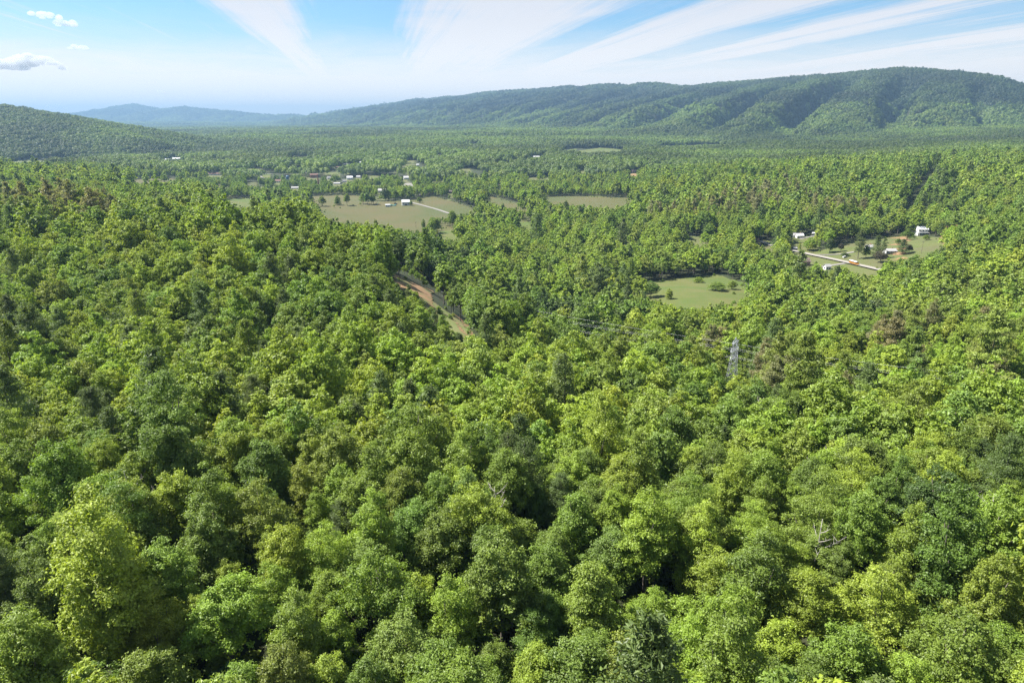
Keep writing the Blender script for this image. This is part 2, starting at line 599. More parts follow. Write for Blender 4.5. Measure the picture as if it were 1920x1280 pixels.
#TERRAIN
# ------------------------------------------------------------------ ground sheet
def build_ground():
    fine_a = np.radians(np.arange(-47, 47.01, 0.22))
    side = np.radians(np.arange(50, 180.1, 5.0))
    ang = np.concatenate([-side[::-1], fine_a, side])
    rr = np.concatenate([[0.0], np.geomspace(15, 60000, 520)])
    A, Q = np.meshgrid(ang, rr)
    X, Y = np.sin(A)*Q, np.cos(A)*Q + PC
    Z = height(X, Y)
    n, m = A.shape
    V = np.stack([X, Y, Z], -1).reshape(-1, 3)
    i = np.arange(n-1)[:, None]*m + np.arange(m-1)[None, :]
    F = np.stack([i, i+1, i+m+1, i+m], -1).reshape(-1, 4)
    F = F[:, ::-1].copy()
    o = obj('ground', mesh_from('ground', V, F, (M['floor'],), smooth=True))
    tag(o, kind='structure')
    return o


build_ground()


def in_poly(px, py, poly):
    px = np.asarray(px, float); py = np.asarray(py, float)
    c = np.zeros(px.shape, bool)
    n = len(poly)
    for k in range(n):
        x0, y0 = poly[k]
        x1, y1 = poly[(k+1) % n]
        if y0 == y1:
            continue
        t = ((y0 > py) != (y1 > py)) & (px < (x1-x0)*(py-y0)/(y1-y0) + x0)
        c ^= t
    return c


def drape(name, poly_px, mat, lift, step, label=None):
    """a sheet of ground cover over the terrain inside an outline (given as photo pixels, carried to the ground); edge irregular"""
    P = [unproject(px, py)[:2] for px, py in poly_px]
    xs = [p[0] for p in P]; ys = [p[1] for p in P]
    reach = 22.0/max(0.03, (CAM_Z - 10)/max(ys))                      # the opening goes on behind the crowns that border it towards the viewer
    k = reach/max(ys)
    x0, x1 = min(min(xs), min(xs)*(1-k)) - 2*step, max(max(xs), max(xs)*(1-k)) + 2*step
    y0, y1 = min(ys) - reach - 2*step, max(ys) + 2*step
    gx = np.arange(x0, x1, step); gy = np.arange(y0, y1, step)
    X, Y = np.meshgrid(gx, gy)
    wx = (fbm(X/30, Y/30, 3) - 0.5)*8
    wy = (fbm(X/30+9, Y/30+4, 3) - 0.5)*8
    Z0 = height(X, Y)
    inside = np.zeros(X.shape, bool)
    for h in (0, 3, 6, 10, 14, 18):
        px, py, _ = project(X+wx, Y+wy, Z0 + h)
        inside |= in_poly(px, py, poly_px)
    Z = Z0 + lift
    n, m = X.shape
    fi = (inside[:-1, :-1] & inside[1:, :-1] & inside[:-1, 1:] & inside[1:, 1:])
    i = (np.arange(n-1)[:, None]*m + np.arange(m-1)[None, :])[fi]
    F = np.stack([i, i+1, i+m+1, i+m], -1)
    if len(F) == 0:
        return None
    used = np.unique(F)
    remap = np.zeros(n*m, int); remap[used] = np.arange(len(used))
    V = np.stack([X, Y, Z], -1).reshape(-1, 3)[used]
    o = obj(name, mesh_from(name, V, remap[F], (mat,), smooth=True))
    tag(o, kind='structure')
    return o


def ribbon(name, pts_px, width, mat, lift, world=None):
    P = world or [unproject(px, py)[:2] for px, py in pts_px]
    out = []
    for (x0, y0), (x1, y1) in zip(P[:-1], P[1:]):
        L = math.hypot(x1-x0, y1-y0)
        k = max(1, int(L/4))
        for s in range(k):
            out.append((x0+(x1-x0)*s/k, y0+(y1-y0)*s/k))
    out.append(P[-1])
    out = np.array(out)
    for _ in range(6):
        out[1:-1] = (out[:-2] + 2*out[1:-1] + out[2:])/4
    d = np.gradient(out, axis=0)
    d /= np.linalg.norm(d, axis=1)[:, None]
    nrm = np.c_[-d[:, 1], d[:, 0]]
    rows = []
    offs = np.linspace(-0.5, 0.5, 5)
    for o_ in offs:
        q = out + nrm*o_*width
        rows.append(q)
    Q = np.stack(rows, 1)
    Z = height(Q[..., 0], Q[..., 1])
    Z = np.repeat(Z.max(1, keepdims=True), 5, 1) + lift
    n = len(out)
    V = np.concatenate([Q, Z[..., None]], -1).reshape(-1, 3)
    i = np.arange(n-1)[:, None]*5 + np.arange(4)[None, :]
    F = np.stack([i, i+1, i+6, i+5], -1).reshape(-1, 4)
    o = obj(name, mesh_from(name, V, F[:, ::-1].copy(), (mat,), smooth=True))
    tag(o, kind='structure')
    return o, out


F_MAIN = [(598, 394), (640, 389), (700, 384), (716, 378), (780, 374), (812, 367), (860, 380), (908, 397), (845, 404), (796, 410), (808, 424), (798, 436), (772, 432), (740, 428), (690, 420), (640, 418), (608, 412)]
F_BACK = [(572, 369), (640, 366), (700, 368), (716, 372), (690, 377), (640, 381), (600, 386)]
F_LINE = [(893, 369), (930, 370), (1002, 387), (985, 393), (940, 386)]
F_RIGHT = [(1012, 370), (1080, 368), (1200, 372), (1168, 384), (1150, 390), (1080, 384), (1030, 380)]
F_LEFT = [(412, 375), (470, 371), (482, 382), (455, 390), (425, 385)]
F_FAR = [(236, 337), (325, 333), (337, 338), (300, 343), (250, 345)]
F_HILL = [(1082, 284), (1125, 277.5), (1174, 282), (1150, 287), (1095, 290)]
F_MEADOW = [(1185, 532), (1215, 527), (1262, 523), (1300, 518), (1345, 515), (1398, 530), (1412, 549), (1384, 563), (1312, 574), (1268, 574), (1236, 560), (1195, 551)]
F_POND = [(815, 424), (846, 428), (872, 440), (850, 450), (822, 444)]
F_GLADE = [(962, 411), (1010, 418), (988, 428), (966, 424)]
F_YARD = [(1484, 471), (1520, 476), (1556, 463), (1600, 452), (1640, 449), (1690, 440), (1778, 446), (1774, 462), (1742, 474), (1692, 480), (1654, 494), (1646, 510), (1629, 517), (1606, 508), (1592, 500), (1562, 499), (1546, 497), (1512, 488), (1490, 478)]
F_CROWN = [(1764, 417), (1808, 410), (1812, 418), (1768, 424)]
F_VERGE = [(1412, 451), (1440, 449), (1462, 462), (1440, 466)]
F_LOT = [(1478, 447), (1530, 436), (1545, 444), (1500, 454)]
F_LANE = [(1265, 441), (1345, 446), (1360, 454), (1300, 456)]
F_CLEAR = [(737, 511), (768, 526), (808, 546), (812, 561), (845, 588), (899, 630), (882, 630), (842, 600), (810, 573), (790, 553), (746, 531)]
F_ROADVIEW2 = [(1480, 467), (1500, 472), (1560, 486), (1600, 494), (1652, 507), (1650, 511), (1600, 501), (1540, 491), (1488, 477)]
F_DIRT = [(1664, 448), (1700, 442.5), (1714, 445), (1692, 449.5)]
F_ROADVIEW = [(1420, 450), (1440, 454), (1456, 462), (1444, 464), (1424, 456)]
F_CLEAR_TOP = [(738, 512), (772, 527), (814, 546), (818, 560), (800, 552), (775, 541), (752, 534)]
F_CLEAR_EDGE = [(846, 583), (868, 600), (900, 629), (890, 629), (866, 607)]
OPEN = [F_MAIN, F_BACK, F_LINE, F_RIGHT, F_LEFT, F_FAR, F_HILL, F_MEADOW, F_POND, F_GLADE, F_YARD, F_CROWN, F_VERGE, F_LOT, F_LANE, F_CLEAR]

#FIELDS
for nm, F_, mt, lf, st in (('hay_field', F_MAIN, 'hay', 0.4, 5), ('hay_field', F_BACK, 'hay', 0.4, 5), ('hay_field', F_LINE, 'hay', 0.4, 5), ('hay_field', F_RIGHT, 'hay', 0.4, 5),
                           ('hay_field', F_LEFT, 'meadow', 0.4, 5), ('hay_field', F_FAR, 'hay', 0.5, 7), ('hill_field', F_HILL, 'meadow', 2.0, 9), ('meadow_field', F_MEADOW, 'meadow', 0.25, 2.5),
                           ('meadow_field', F_POND, 'meadow', 0.4, 4), ('meadow_field', F_GLADE, 'meadow', 0.4, 4), ('yard_lawn', F_YARD, 'lawn', 0.25, 2.5), ('yard_lawn', F_CROWN, 'dirt', 0.3, 2.5), ('bare_ground', F_DIRT, 'dirt', 0.36, 2.0),
                           ('yard_lawn', F_VERGE, 'lawn', 0.3, 3), ('yard_lawn', F_LOT, 'lawn', 0.3, 3), ('yard_lawn', F_LANE, 'lawn', 0.3, 3), ('clearing_ground', F_CLEAR, 'scrub', 0.25, 1.5), ('bare_ground', F_CLEAR_TOP, 'dirt', 0.35, 1.0), ('bare_ground', F_CLEAR_EDGE, 'dirt', 0.35, 1.0)):
    drape(nm, F_, M[mt], lf, st)

# ------------------------------------------------------------------ trees
PAL = {
    'lime green':   (0.130, 0.190, 0.022),
    'yellow green': (0.138, 0.180, 0.021),
    'mid green':    (0.094, 0.146, 0.021),
    'deep green':   (0.060, 0.106, 0.019),
    'blue green':   (0.064, 0.112, 0.022),
    'olive green':  (0.100, 0.138, 0.022),
    'dark green':   (0.030, 0.056, 0.014),
    'grey green':   (0.114, 0.150, 0.034),
    'pine green':   (0.060, 0.090, 0.028),
    'brown green':  (0.108, 0.108, 0.052),
    'purple brown': (0.045, 0.035, 0.030),
}
FORMS = ('round', 'tall', 'broad', 'feathery')
H0 = 17.0


def fib(n, rng):
    k = np.arange(n) + 0.5
    z = 1 - 2*k/n
    a = k*2.399963 + rng.rand()*6.28
    r = np.sqrt(1 - z*z)
    d = np.c_[r*np.cos(a), r*np.sin(a), z] + rng.randn(n, 3)*0.16
    return d/np.linalg.norm(d, axis=1)[:, None]


def leaves_mesh(P, N, size, rng, aspect=0.62):
    """rhombic folded leaf sprays at P with normals N: returns V, F"""
    n = len(P)
    t = rng.randn(n, 3)
    t -= (t*N).sum(1)[:, None]*N
    t /= np.maximum(np.linalg.norm(t, axis=1), 1e-6)[:, None]
    b = np.cross(N, t)
    s = size*(0.45 + 1.15*rng.rand(n)**1.4)[:, None]
    fold = N*s*0.22
    V = np.stack([P - t*s, P + b*s*aspect - fold, P + t*s, P - b*s*aspect - fold], 1).reshape(-1, 3)
    i = np.arange(n)[:, None]*4
    F = np.concatenate([i + np.array([[0, 1, 2]]), i + np.array([[0, 2, 3]])], 1).reshape(-1, 3)
    return V, F


LEADERS = {                                       # boughs of a crown: (how many, spread, middle height, radii of each)
    'round': (4, 1.75, 10.2, (3.1, 3.1, 4.9)),
    'tall': (3, 0.95, 9.6, (2.7, 2.7, 6.0)),
    'broad': (6, 3.3, 10.2, (3.1, 3.1, 4.1)),
    'feathery': (6, 2.6, 9.9, (2.4, 2.4, 4.4)),
}


def crown_points(form, rng, n_leaf, n_clump, rag=1.0):
    """positions, normals and brightness of the leaf sprays of a broadleaf crown (height H0, base at 0)"""
    nl, spread, zc, rad = LEADERS[form]
    rad = np.array(rad)
    C, rc, out = [], [], []
    per = max(4, n_clump//nl)
    for k in range(nl):
        a = k*2.4 + rng.rand()*1.2
        ro = spread*(0 if k == 0 else rng.uniform(0.6, 1.12))
        drop = 2.1*(ro/max(spread, 0.1))**1.5 + rng.uniform(-1.7, 1.5)*rag
        if form == 'tall' and k > 0:
            drop += 1.6
        ctr = np.array([ro*math.cos(a), ro*math.sin(a), zc + (1.4 if k == 0 else 0.6) - drop])
        q = 1 + rng.uniform(-0.32, 0.2)*rag
        d = fib(int(per*1.3), rng)
        d = d[d[:, 2] > -0.75][:per]
        tap = np.where(d[:, 2] > 0, 1 - 0.42*d[:, 2]**1.5, 1 - 0.15*d[:, 2])
        e_ = d*np.c_[tap, tap, np.ones(len(d))]
        C.append(ctr + e_*rad*q*rng.uniform(0.70, 1.08, (len(d), 1)))
        rc.append(rng.uniform(0.36, 0.92, len(d))*q)
        o_ = d + np.r_[ctr[:2]*0.12, 0.15]
        out.append(o_/np.linalg.norm(o_, axis=1)[:, None])
        n_in = max(1, per//5)
        C.append(ctr + fib(n_in, rng)*rad*0.35*q); rc.append(np.full(n_in, 1.15*q)); out.append(np.zeros((n_in, 3)))
    nout = None
    C = np.concatenate(C); rc = np.concatenate(rc); out = np.concatenate(out)
    w_ = rc**2*np.where(np.abs(out).sum(1) > 0, 1.0, 0.45)
    cid = rng.choice(len(C), n_leaf, p=w_/w_.sum())
    q = rng.randn(n_leaf, 3) + out[cid]*0.8 + np.array([0, 0, 0.35])
    q /= np.linalg.norm(q, axis=1)[:, None]
    sq = np.array([1.15, 1.15, 0.45]) if form == 'feathery' else np.array([1.05, 1.05, 0.78])
    far_ = np.where(rng.rand(n_leaf) < 0.16*rag, rng.uniform(1.0, 1.75, n_leaf), 0.45 + 0.62*rng.rand(n_leaf)**0.7)       # some sprays stand out of their clump
    P = C[cid] + q*sq*(rc[cid]*far_)[:, None] + rng.randn(n_leaf, 3)*0.11
    N = q*0.55 + out[cid]*0.25 + np.array([0, 0, 0.5]) + rng.randn(n_leaf, 3)*0.62
    N /= np.linalg.norm(N, axis=1)[:, None]
    cs = 0.84 + 0.32*rng.rand(len(C))
    sh = cs[cid]*(0.8 + 0.4*rng.rand(n_leaf))
    return P, N, sh, C[np.abs(out).sum(1) > 0]


def pine_points(rng, n_leaf, spread=1.0, ragged=0.0):
    """layered boughs of needles; ragged ones have a rounded, broken crown high on the stem"""
    H = H0 + 1.5
    n_w = 12 if not ragged else 8
    nb = 6
    P, N, S = [], [], []
    per = n_leaf//(n_w*nb)
    for k in range(n_w):
        f = k/(n_w-1)
        if ragged:
            z = 7.0 + (H-8.0)*f
            L = 3.6*math.sqrt(max(0.06, 1-(1.5*f-0.55)**2))*spread
        else:
            z = 4.0 + (H-4.6)*f
            L = (3.9*(1-f)**0.6*(0.75 + 0.25*min(1, f*4)) + 0.7)*spread
        a0 = rng.rand()*6.28
        for b in range(nb):
            a = a0 + b*2*PI/nb + rng.randn()*0.3
            l = L*(0.6 + 0.65*rng.rand())
            t = rng.rand(per)**0.55
            u = np.array([math.cos(a), math.sin(a), 0])
            v = np.array([-u[1], u[0], 0])
            p = np.outer(t*l, u) + np.outer(rng.randn(per)*0.5*(0.4+t), v)
            p[:, 2] = z + t*l*0.2 + rng.randn(per)*0.30 + rng.randn()*0.4*(1+ragged)
            P.append(p)
            nn = np.tile([0, 0, 0.8], (per, 1)) + rng.randn(per, 3)*0.55 + np.outer(t, u)*0.4
            N.append(nn/np.linalg.norm(nn, axis=1)[:, None])
            S.append((0.8+0.4*rng.rand())*(0.8+0.4*rng.rand(per)))
    return np.concatenate(P), np.concatenate(N), np.concatenate(S)


def trunk_mb(rng, tips, z_top, r0=0.26, limbs=7):
    mb = MB()
    k = 5
    bend = rng.randn(2)*0.25
    pts = [(bend[0]*(i/k)**2, bend[1]*(i/k)**2, -0.6 + (z_top+0.6)*i/k) for i in range(k+1)]
    mb.tube(pts, [r0*(1.25 if i == 0 else 1 - 0.75*i/k) for i in range(k+1)], 7)
    if len(tips):
        for i in rng.choice(len(tips), min(limbs, len(tips)), replace=False):
            tp = np.array(tips[i])
            z0 = max(3.5, tp[2]*0.5 + rng.rand()*1.0)
            z0 = min(z0, z_top*0.85)
            st = np.array([0, 0, z0])
            md = (st + tp)/2 + np.array([0, 0, -0.4]) + rng.randn(3)*0.25
            mb.tube([st, md, tp], [r0*0.42, r0*0.3, 0.05], 5)
    return mb


def full_tree_mesh(name, form, seed, n_leaf, leaf, n_clump):
    """crown and trunk in one mesh for the massed forest"""
    rng = np.random.RandomState(seed)
    if form == 'pine':
        P, N, S = pine_points(rng, n_leaf)
        V, F = leaves_mesh(P, N, leaf, rng, 0.42)
        tips = []
        zt = H0 + 1.5
    elif form == 'thin':
        P, N, S = pine_points(rng, n_leaf, 1.0, 1.5)
        V, F = leaves_mesh(P, N, leaf, rng, 0.45)
        tips = []
        zt = 15
    else:
        P, N, S, tips = crown_points(form, rng, n_leaf, n_clump, 0.4)
        V, F = leaves_mesh(P, N, leaf, rng)
        zt = 12.0
    mb = trunk_mb(rng, tips, zt, limbs=3)
    tv = np.array(mb.V); tf = []
    for f in mb.F:
        for j in range(1, len(f)-1):
            tf.append((f[0], f[j], f[j+1]))
    tf = np.array(tf) + len(V)
    mi = np.r_[np.zeros(len(F), int), np.ones(len(tf), int)]
    return mesh_from(name, np.r_[V, tv], np.r_[F, tf], (LEAF_I, M['bark']), mi, shade=np.r_[np.repeat(S, 4), np.ones(len(tv))])


def clump_mesh(name, seed, n_tree=22, side=44.0, n_leaf=90, leaf=1.25):
    """a patch of far woodland: many small crowns"""
    rng = np.random.RandomState(seed)
    Vs, Fs, Ss = [], [], []
    nb = 0
    k = int(math.ceil(math.sqrt(n_tree)))
    for i in range(k):
        for j in range(k):
            x = ((i+0.5+rng.uniform(-.4, .4))/k - 0.5)*side
            y = ((j+0.5+rng.uniform(-.4, .4))/k - 0.5)*side
            sz = rng.uniform(0.62, 1.38)
            d = rng.randn(n_leaf, 3); d[:, 2] = np.abs(d[:, 2])*1.1 - 0.25
            d /= np.linalg.norm(d, axis=1)[:, None]
            rad = np.array([5.2, 5.2, 6.5])*sz*(0.85+0.3*rng.rand(n_leaf))[:, None]
            P = np.array([x, y, 10.5*sz]) + d*rad
            N = d + np.array([0, 0, 0.35]) + rng.randn(n_leaf, 3)*0.3
            N /= np.linalg.norm(N, axis=1)[:, None]
            V, F = leaves_mesh(P, N, leaf*sz, rng, 0.8)
            Vs.append(V); Fs.append(F+nb); nb += len(V)
            Ss.append(np.repeat(rng.uniform(0.78, 1.22)*(0.85+0.3*rng.rand(n_leaf)), 4))
    return mesh_from(name, np.concatenate(Vs), np.concatenate(Fs), (LEAF_I,), shade=np.concatenate(Ss))


def forest(name, protos, P, idx, scl, rot, tint, label):
    """one mass of trees: points that each carry one of the given tree meshes (geometry nodes)"""
    me = bpy.data.meshes.new(name)
    n = len(P)
    me.vertices.add(n)
    me.vertices.foreach_set('co', np.asarray(P, np.float32).ravel())
    for nm, typ, key, arr in (('idx', 'INT', 'value', idx.astype(np.int32)), ('scl', 'FLOAT_VECTOR', 'vector', scl), ('rot', 'FLOAT_VECTOR', 'vector', rot), ('tint', 'FLOAT_COLOR', 'color', tint)):
        a = me.attributes.new(nm, typ, 'POINT')
        arr = arr if nm == 'idx' else np.asarray(arr, np.float32).ravel()
        a.data.foreach_set(key, arr)
    for m_ in (LEAF_I, M['bark']):
        me.materials.append(m_)
    o = obj(name, me)
    tag(o, label=label, kind='stuff')
    g = bpy.data.node_groups.new(name, 'GeometryNodeTree')
    g.interface.new_socket('Geometry', in_out='INPUT', socket_type='NodeSocketGeometry')
    g.interface.new_socket('Geometry', in_out='OUTPUT', socket_type='NodeSocketGeometry')
    gi = g.nodes.new('NodeGroupInput'); go = g.nodes.new('NodeGroupOutput')
    jn = g.nodes.new('GeometryNodeGeometryToInstance')
    for po in reversed(protos):
        oi = g.nodes.new('GeometryNodeObjectInfo')
        oi.inputs['Object'].default_value = po
        oi.inputs['As Instance'].default_value = False
        g.links.new(oi.outputs['Geometry'], jn.inputs[0])
    ip = g.nodes.new('GeometryNodeInstanceOnPoints')
    g.links.new(gi.outputs[0], ip.inputs['Points'])
    g.links.new(jn.outputs[0], ip.inputs['Instance'])
    ip.inputs['Pick Instance'].default_value = True
    def attr(nm, dt):
        a = g.nodes.new('GeometryNodeInputNamedAttribute')
        a.data_type = dt
        a.inputs['Name'].default_value = nm
        return a.outputs['Attribute']
    g.links.new(attr('idx', 'INT'), ip.inputs['Instance Index'])
    g.links.new(attr('scl', 'FLOAT_VECTOR'), ip.inputs['Scale'])
    er = g.nodes.new('FunctionNodeEulerToRotation')
    g.links.new(attr('rot', 'FLOAT_VECTOR'), er.inputs[0])
    g.links.new(er.outputs[0], ip.inputs['Rotation'])
    g.links.new(ip.outputs[0], go.inputs[0])
    md = o.modifiers.new('trees', 'NODES')
    md.node_group = g
    return o


def proto(me):
    return bpy.data.objects.new(me.name, me)      # never linked to the scene: only a source of geometry


# ---- where trees stand
rng = np.random.RandomState(5)


def jitter_grid(x0, x1, y0, y1, s, jit=0.36):
    nx, ny = int((x1-x0)/s), int((y1-y0)/(s*0.88))
    I, J = np.meshgrid(np.arange(nx), np.arange(ny))
    X = x0 + (I + 0.5*(J % 2))*s + rng.uniform(-jit, jit, I.shape)*s
    Y = y0 + J*s*0.88 + rng.uniform(-jit, jit, I.shape)*s
    return X.ravel(), Y.ravel()


# patches of one sort of tree, the thin dark strips painting shaded tree lines, seen in the photo: (px, py, half width px, half height px, sort)
PATCH = [(110, 405, 110, 18, 'brown'), (60, 660, 90, 60, 'pine'), (230, 640, 60, 40, 'pine'), (480, 660, 130, 24, 'pine'), (1520, 722, 90, 34, 'brown'), (1400, 388, 70, 16, 'brown'), (1330, 400, 60, 14, 'brown'),
         (1480, 362, 70, 12, 'brown'), (1560, 395, 60, 12, 'brown'), (1250, 405, 50, 12, 'brown'), (1700, 640, 60, 34, 'brown'), (1860, 665, 50, 50, 'brown'), (1330, 660, 50, 22, 'brown'), (820, 640, 70, 30, 'pine'),
         (840, 500, 40, 20, 'dark'), (780, 500, 45, 45, 'dark'), (1150, 545, 70, 26, 'pine'), (1110, 590, 60, 24, 'dark'), (1000, 590, 60, 30, 'dark'), (640, 610, 60, 40, 'mid'), (300, 480, 200, 50, 'yellow'), (1230, 640, 120, 30, 'yellow'),
         (1150, 480, 160, 40, 'lime'), (1560, 570, 200, 40, 'lime'), (1780, 590, 120, 40, 'lime'), (1530, 610, 50, 22, 'blue'), (1640, 590, 40, 20, 'dark'), (980, 415, 60, 10, 'blue'), (1740, 350, 60, 40, 'dark'), (1850, 690, 40, 60, 'brown'), (1600, 350, 110, 30, 'mid'),
         (500, 340, 140, 30, 'blue'), (1250, 300, 200, 12, 'blue'), (700, 290, 160, 12, 'blue'), (90, 296, 95, 5, 'dark'), (1350, 270, 60, 5, 'dark'), (240, 375, 60, 16, 'mid'), (1690, 690, 120, 20, 'lime'), (200, 700, 200, 30, 'lime'), (700, 690, 160, 40, 'lime')]
SORT = {
    'brown': (['brown green', 'brown green', 'olive green', 'grey green'], ['thin', 'thin', 'thin', 'pine']),
    'pine': (['pine green', 'pine green', 'grey green', 'mid green'], ['pine', 'pine', 'thin', 'round']),
    'dark': (['deep green', 'dark green', 'pine green', 'deep green'], ['round', 'pine', 'tall', 'broad']),
    'mid': (['mid green', 'deep green', 'mid green'], ['round', 'tall', 'broad']),
    'yellow': (['yellow green', 'lime green', 'olive green', 'mid green'], ['round', 'tall', 'broad']),
    'lime': (['lime green', 'mid green', 'grey green', 'lime green'], ['round', 'tall', 'feathery', 'broad']),
    'blue': (['blue green', 'deep green', 'mid green'], ['round', 'tall', 'broad']),
}
ANYC = ['lime green', 'yellow green', 'mid green', 'mid green', 'mid green', 'deep green', 'blue green', 'olive green', 'grey green', 'deep green', 'lime green']
ANYF = ['round', 'round', 'tall', 'broad', 'round', 'feathery', 'tall']
KINDS = ['round', 'tall', 'broad', 'feathery', 'pine', 'thin']


def sorts_for(X, Y, Z):
    """a colour and a form for every tree"""
    px, py, _ = project(X, Y, Z + 12)
    n = len(X)
    C = np.array(ANYC)[(rng.rand(n)*len(ANYC)).astype(int)]
    Fm = np.array(ANYF)[(rng.rand(n)*len(ANYF)).astype(int)]
    # loose stands: neighbours share a colour
    st = fbm(X/60.0 + 3, Y/60.0, 2)
    st = np.argsort(np.argsort(st))/max(n, 1)
    use = rng.rand(n) < 0.5
    C = np.where(use, np.array(['deep green', 'mid green', 'blue green', 'mid green', 'lime green', 'olive green', 'yellow green', 'lime green'])[np.minimum((st*8).astype(int), 7)], C)
    pv = rng.rand(n) < 0.035
    C = np.where(pv, 'pine green', C); Fm = np.where(pv, 'pine', Fm)
    for x, y, a, b, s in PATCH:
        m = (((px-x)/a)**2 + ((py-y)/b)**2 < 1.0) & (rng.rand(n) < 0.82)
        if m.any():
            cs, fs = SORT[s]
            k = m.sum()
            C[m] = np.array(cs)[(rng.rand(k)*len(cs)).astype(int)]
            Fm[m] = np.array(fs)[(rng.rand(k)*len(fs)).astype(int)]
    return C, Fm


def tints(C, v=0.16):
    n = len(C)
    base = np.array([PAL[c] for c in C])
    own_ = np.array([0.9 if c in ('dark green', 'pine green', 'brown green', 'purple brown') else 0.66 for c in C])[:, None]
    base = base*own_ + np.array([0.112, 0.161, 0.021])*(1 - own_)
    base = base*np.array([1.05, 1.0, 0.92])
    k = 1 + rng.uniform(-v, v, n)[:, None]
    k = k*(1 + rng.uniform(-0.08, 0.08, (n, 3))*np.array([1, .3, 1]))
    return np.c_[np.clip(base*k, 0.004, 0.4), np.ones(n)]


# power line right of way
TOWER_A = None
ROW_DIR = np.array([-0.78, 0.62]); ROW_DIR = ROW_DIR/np.linalg.norm(ROW_DIR)
TA = np.array([86.0, 262.0])


def row_dist(X, Y):
    return np.abs((X-TA[0])*ROW_DIR[1] - (Y-TA[1])*ROW_DIR[0])


SIGHT = []                                        # (px0, px1, py0, py1, depth): windows kept free so that houses and the tower show

# buildings: centre px, base py, width px, height px, heading deg, kind, label   (photo pixels, carried to the ground)
BUILD = [
    (760, 386, 15, 11, 8, 'barn', 'white farm building with a bright metal roof in the brown hay field'),
    (727, 388.5, 9, 5.5, 4, 'trailer', 'small white camper parked at the edge of the brown hay field'),
    (1730, 441, 17, 14, 18, 'villa', 'two-storey white house with a pale roof on the slope above the road'),
    (1486, 446, 15, 8, 25, 'white_house', 'grey-roofed house, first in the cluster behind the roadside trees'),
    (1500, 447, 13, 8.5, 20, 'bright_house', 'house with a brilliant white roof in the cluster behind the roadside trees'),
    (1493, 431, 8, 6, 30, 'white_house', 'small white house highest in the cluster behind the roadside trees'),
    (1529, 440.5, 10, 4.5, 10, 'shed', 'long pale shed beside the lot above the roadside trees'),
    (1631, 468, 12, 8, 20, 'white_house', 'low house half hidden by dark conifers on the roadside lawn'),
    (1671, 475, 20, 7.5, 22, 'grey_house', 'long low house with a pale grey roof beyond the dark conifers'),
    (1510, 500, 17, 15, 28, 'brown_house', 'house with a brown shingle roof on the near side of the road'),
    (1552, 506, 11, 10, 30, 'white_shed', 'small white shed with grey roof on the near side of the road'),
    (1491, 468.5, 6, 4.5, 20, 'white_shed', 'tiny white shed where the road leaves the tall trees'),
    (1797, 415, 14, 4.5, 8, 'dark_barn', 'low dark shelter in the bare clearing high on the slope'),
    (655, 337.5, 11, 7, 10, 'bright_house', 'large white house in the middle of the village'),
    (631, 346, 12, 3.5, 5, 'white_house', 'long low white building in the village near the brick chimney'),
    (645, 342, 8, 4.5, 30, 'grey_house', 'grey house just below the large white village house'),
    (672, 334, 8, 4.5, -20, 'grey_house', 'grey house on the far side of the large white village house'),
    (616, 336, 6, 4.5, 15, 'white_house', 'small white house beside the brick chimney'),
    (588, 334, 15, 8, 8, 'brick_mill', 'orange brick mill building beside the tall chimney'),
    (575, 327, 5, 3.5, 0, 'white_house', 'little white house behind the brick mill'),
    (552, 354.5, 13, 4, 4, 'white_house', 'pale low building behind the tree row below the water tank'),
    (521, 343, 11, 6, -15, 'red_house', 'house with a dark red roof west of the water tank'),
    (402, 329, 26, 4.5, 6, 'long_barn', 'very long low grey-and-red building at the edge of the woods'),
    (313, 302, 11, 3.5, -8, 'big_white', 'smaller of the two big white buildings far across the valley'),
    (330, 301, 15, 4.5, -4, 'big_white', 'larger of the two big white buildings far across the valley'),
    (649, 311, 11, 4.5, 12, 'grey_house', 'grey house high above the village among the trees'),
    (632, 316, 8, 3.5, -10, 'red_house', 'small house with a reddish roof high above the village'),
    (676, 310, 4, 6.5, 0, 'bright_house', 'narrow white house high above the village'),
    (761, 337, 9, 6.5, 10, 'bright_house', 'white house beside the small bare field east of the village'),
    (766, 316, 5, 4, 0, 'white_house', 'small pale house in the woods above the bare field'),
    (783, 313, 5, 5.5, 20, 'bright_house', 'bright white house alone in the woods uphill from the bare field'),
    (716, 362, 15, 8, -12, 'grey_house', 'pale grey house among the big trees behind the hay field'),
    (845, 363, 9, 6, -35, 'dark_barn', 'dark steep-roofed barn in the tree line beyond the hay field'),
    (1188, 325, 10, 6, 25, 'pink_house', 'salmon-coloured house standing alone in the mid-valley woods'),
    (1006, 296, 12, 3, 3, 'big_white', 'long white roof in the woods left of the hill field'),
    (1297, 441, 5, 5, 0, 'white_shed', 'small white hut among the trees along the lane'),
]
SIGHT_E = []
for px_, py_, w_, h_, a_, k_, l_ in BUILD:
    _x, _y, _z = unproject(px_, py_)
    _d = float(project(np.array(_x), np.array(_y), np.array(_z))[2])
    SIGHT.append((px_ - w_*0.5, px_ + w_*0.5, py_ - h_*1.1, py_ - h_*0.12, _d))
    SIGHT_E.append((px_ - w_*0.6, px_ + w_*0.6, py_ - h_, py_ - h_*0.1, _d))
TOWER_PX = (1380.0, 632.0)
SIGHT.append((1366, 1394, 630, 698, 268.0))
SIGHT.append((594.5, 599.5, 328, 344, 1500.0))
SIGHT.append((537, 543, 329, 337, 1600.0))
for a_, b_ in ((1420, 1440), ):
    SIGHT.append((a_, b_, 451, 461, 2000.0))
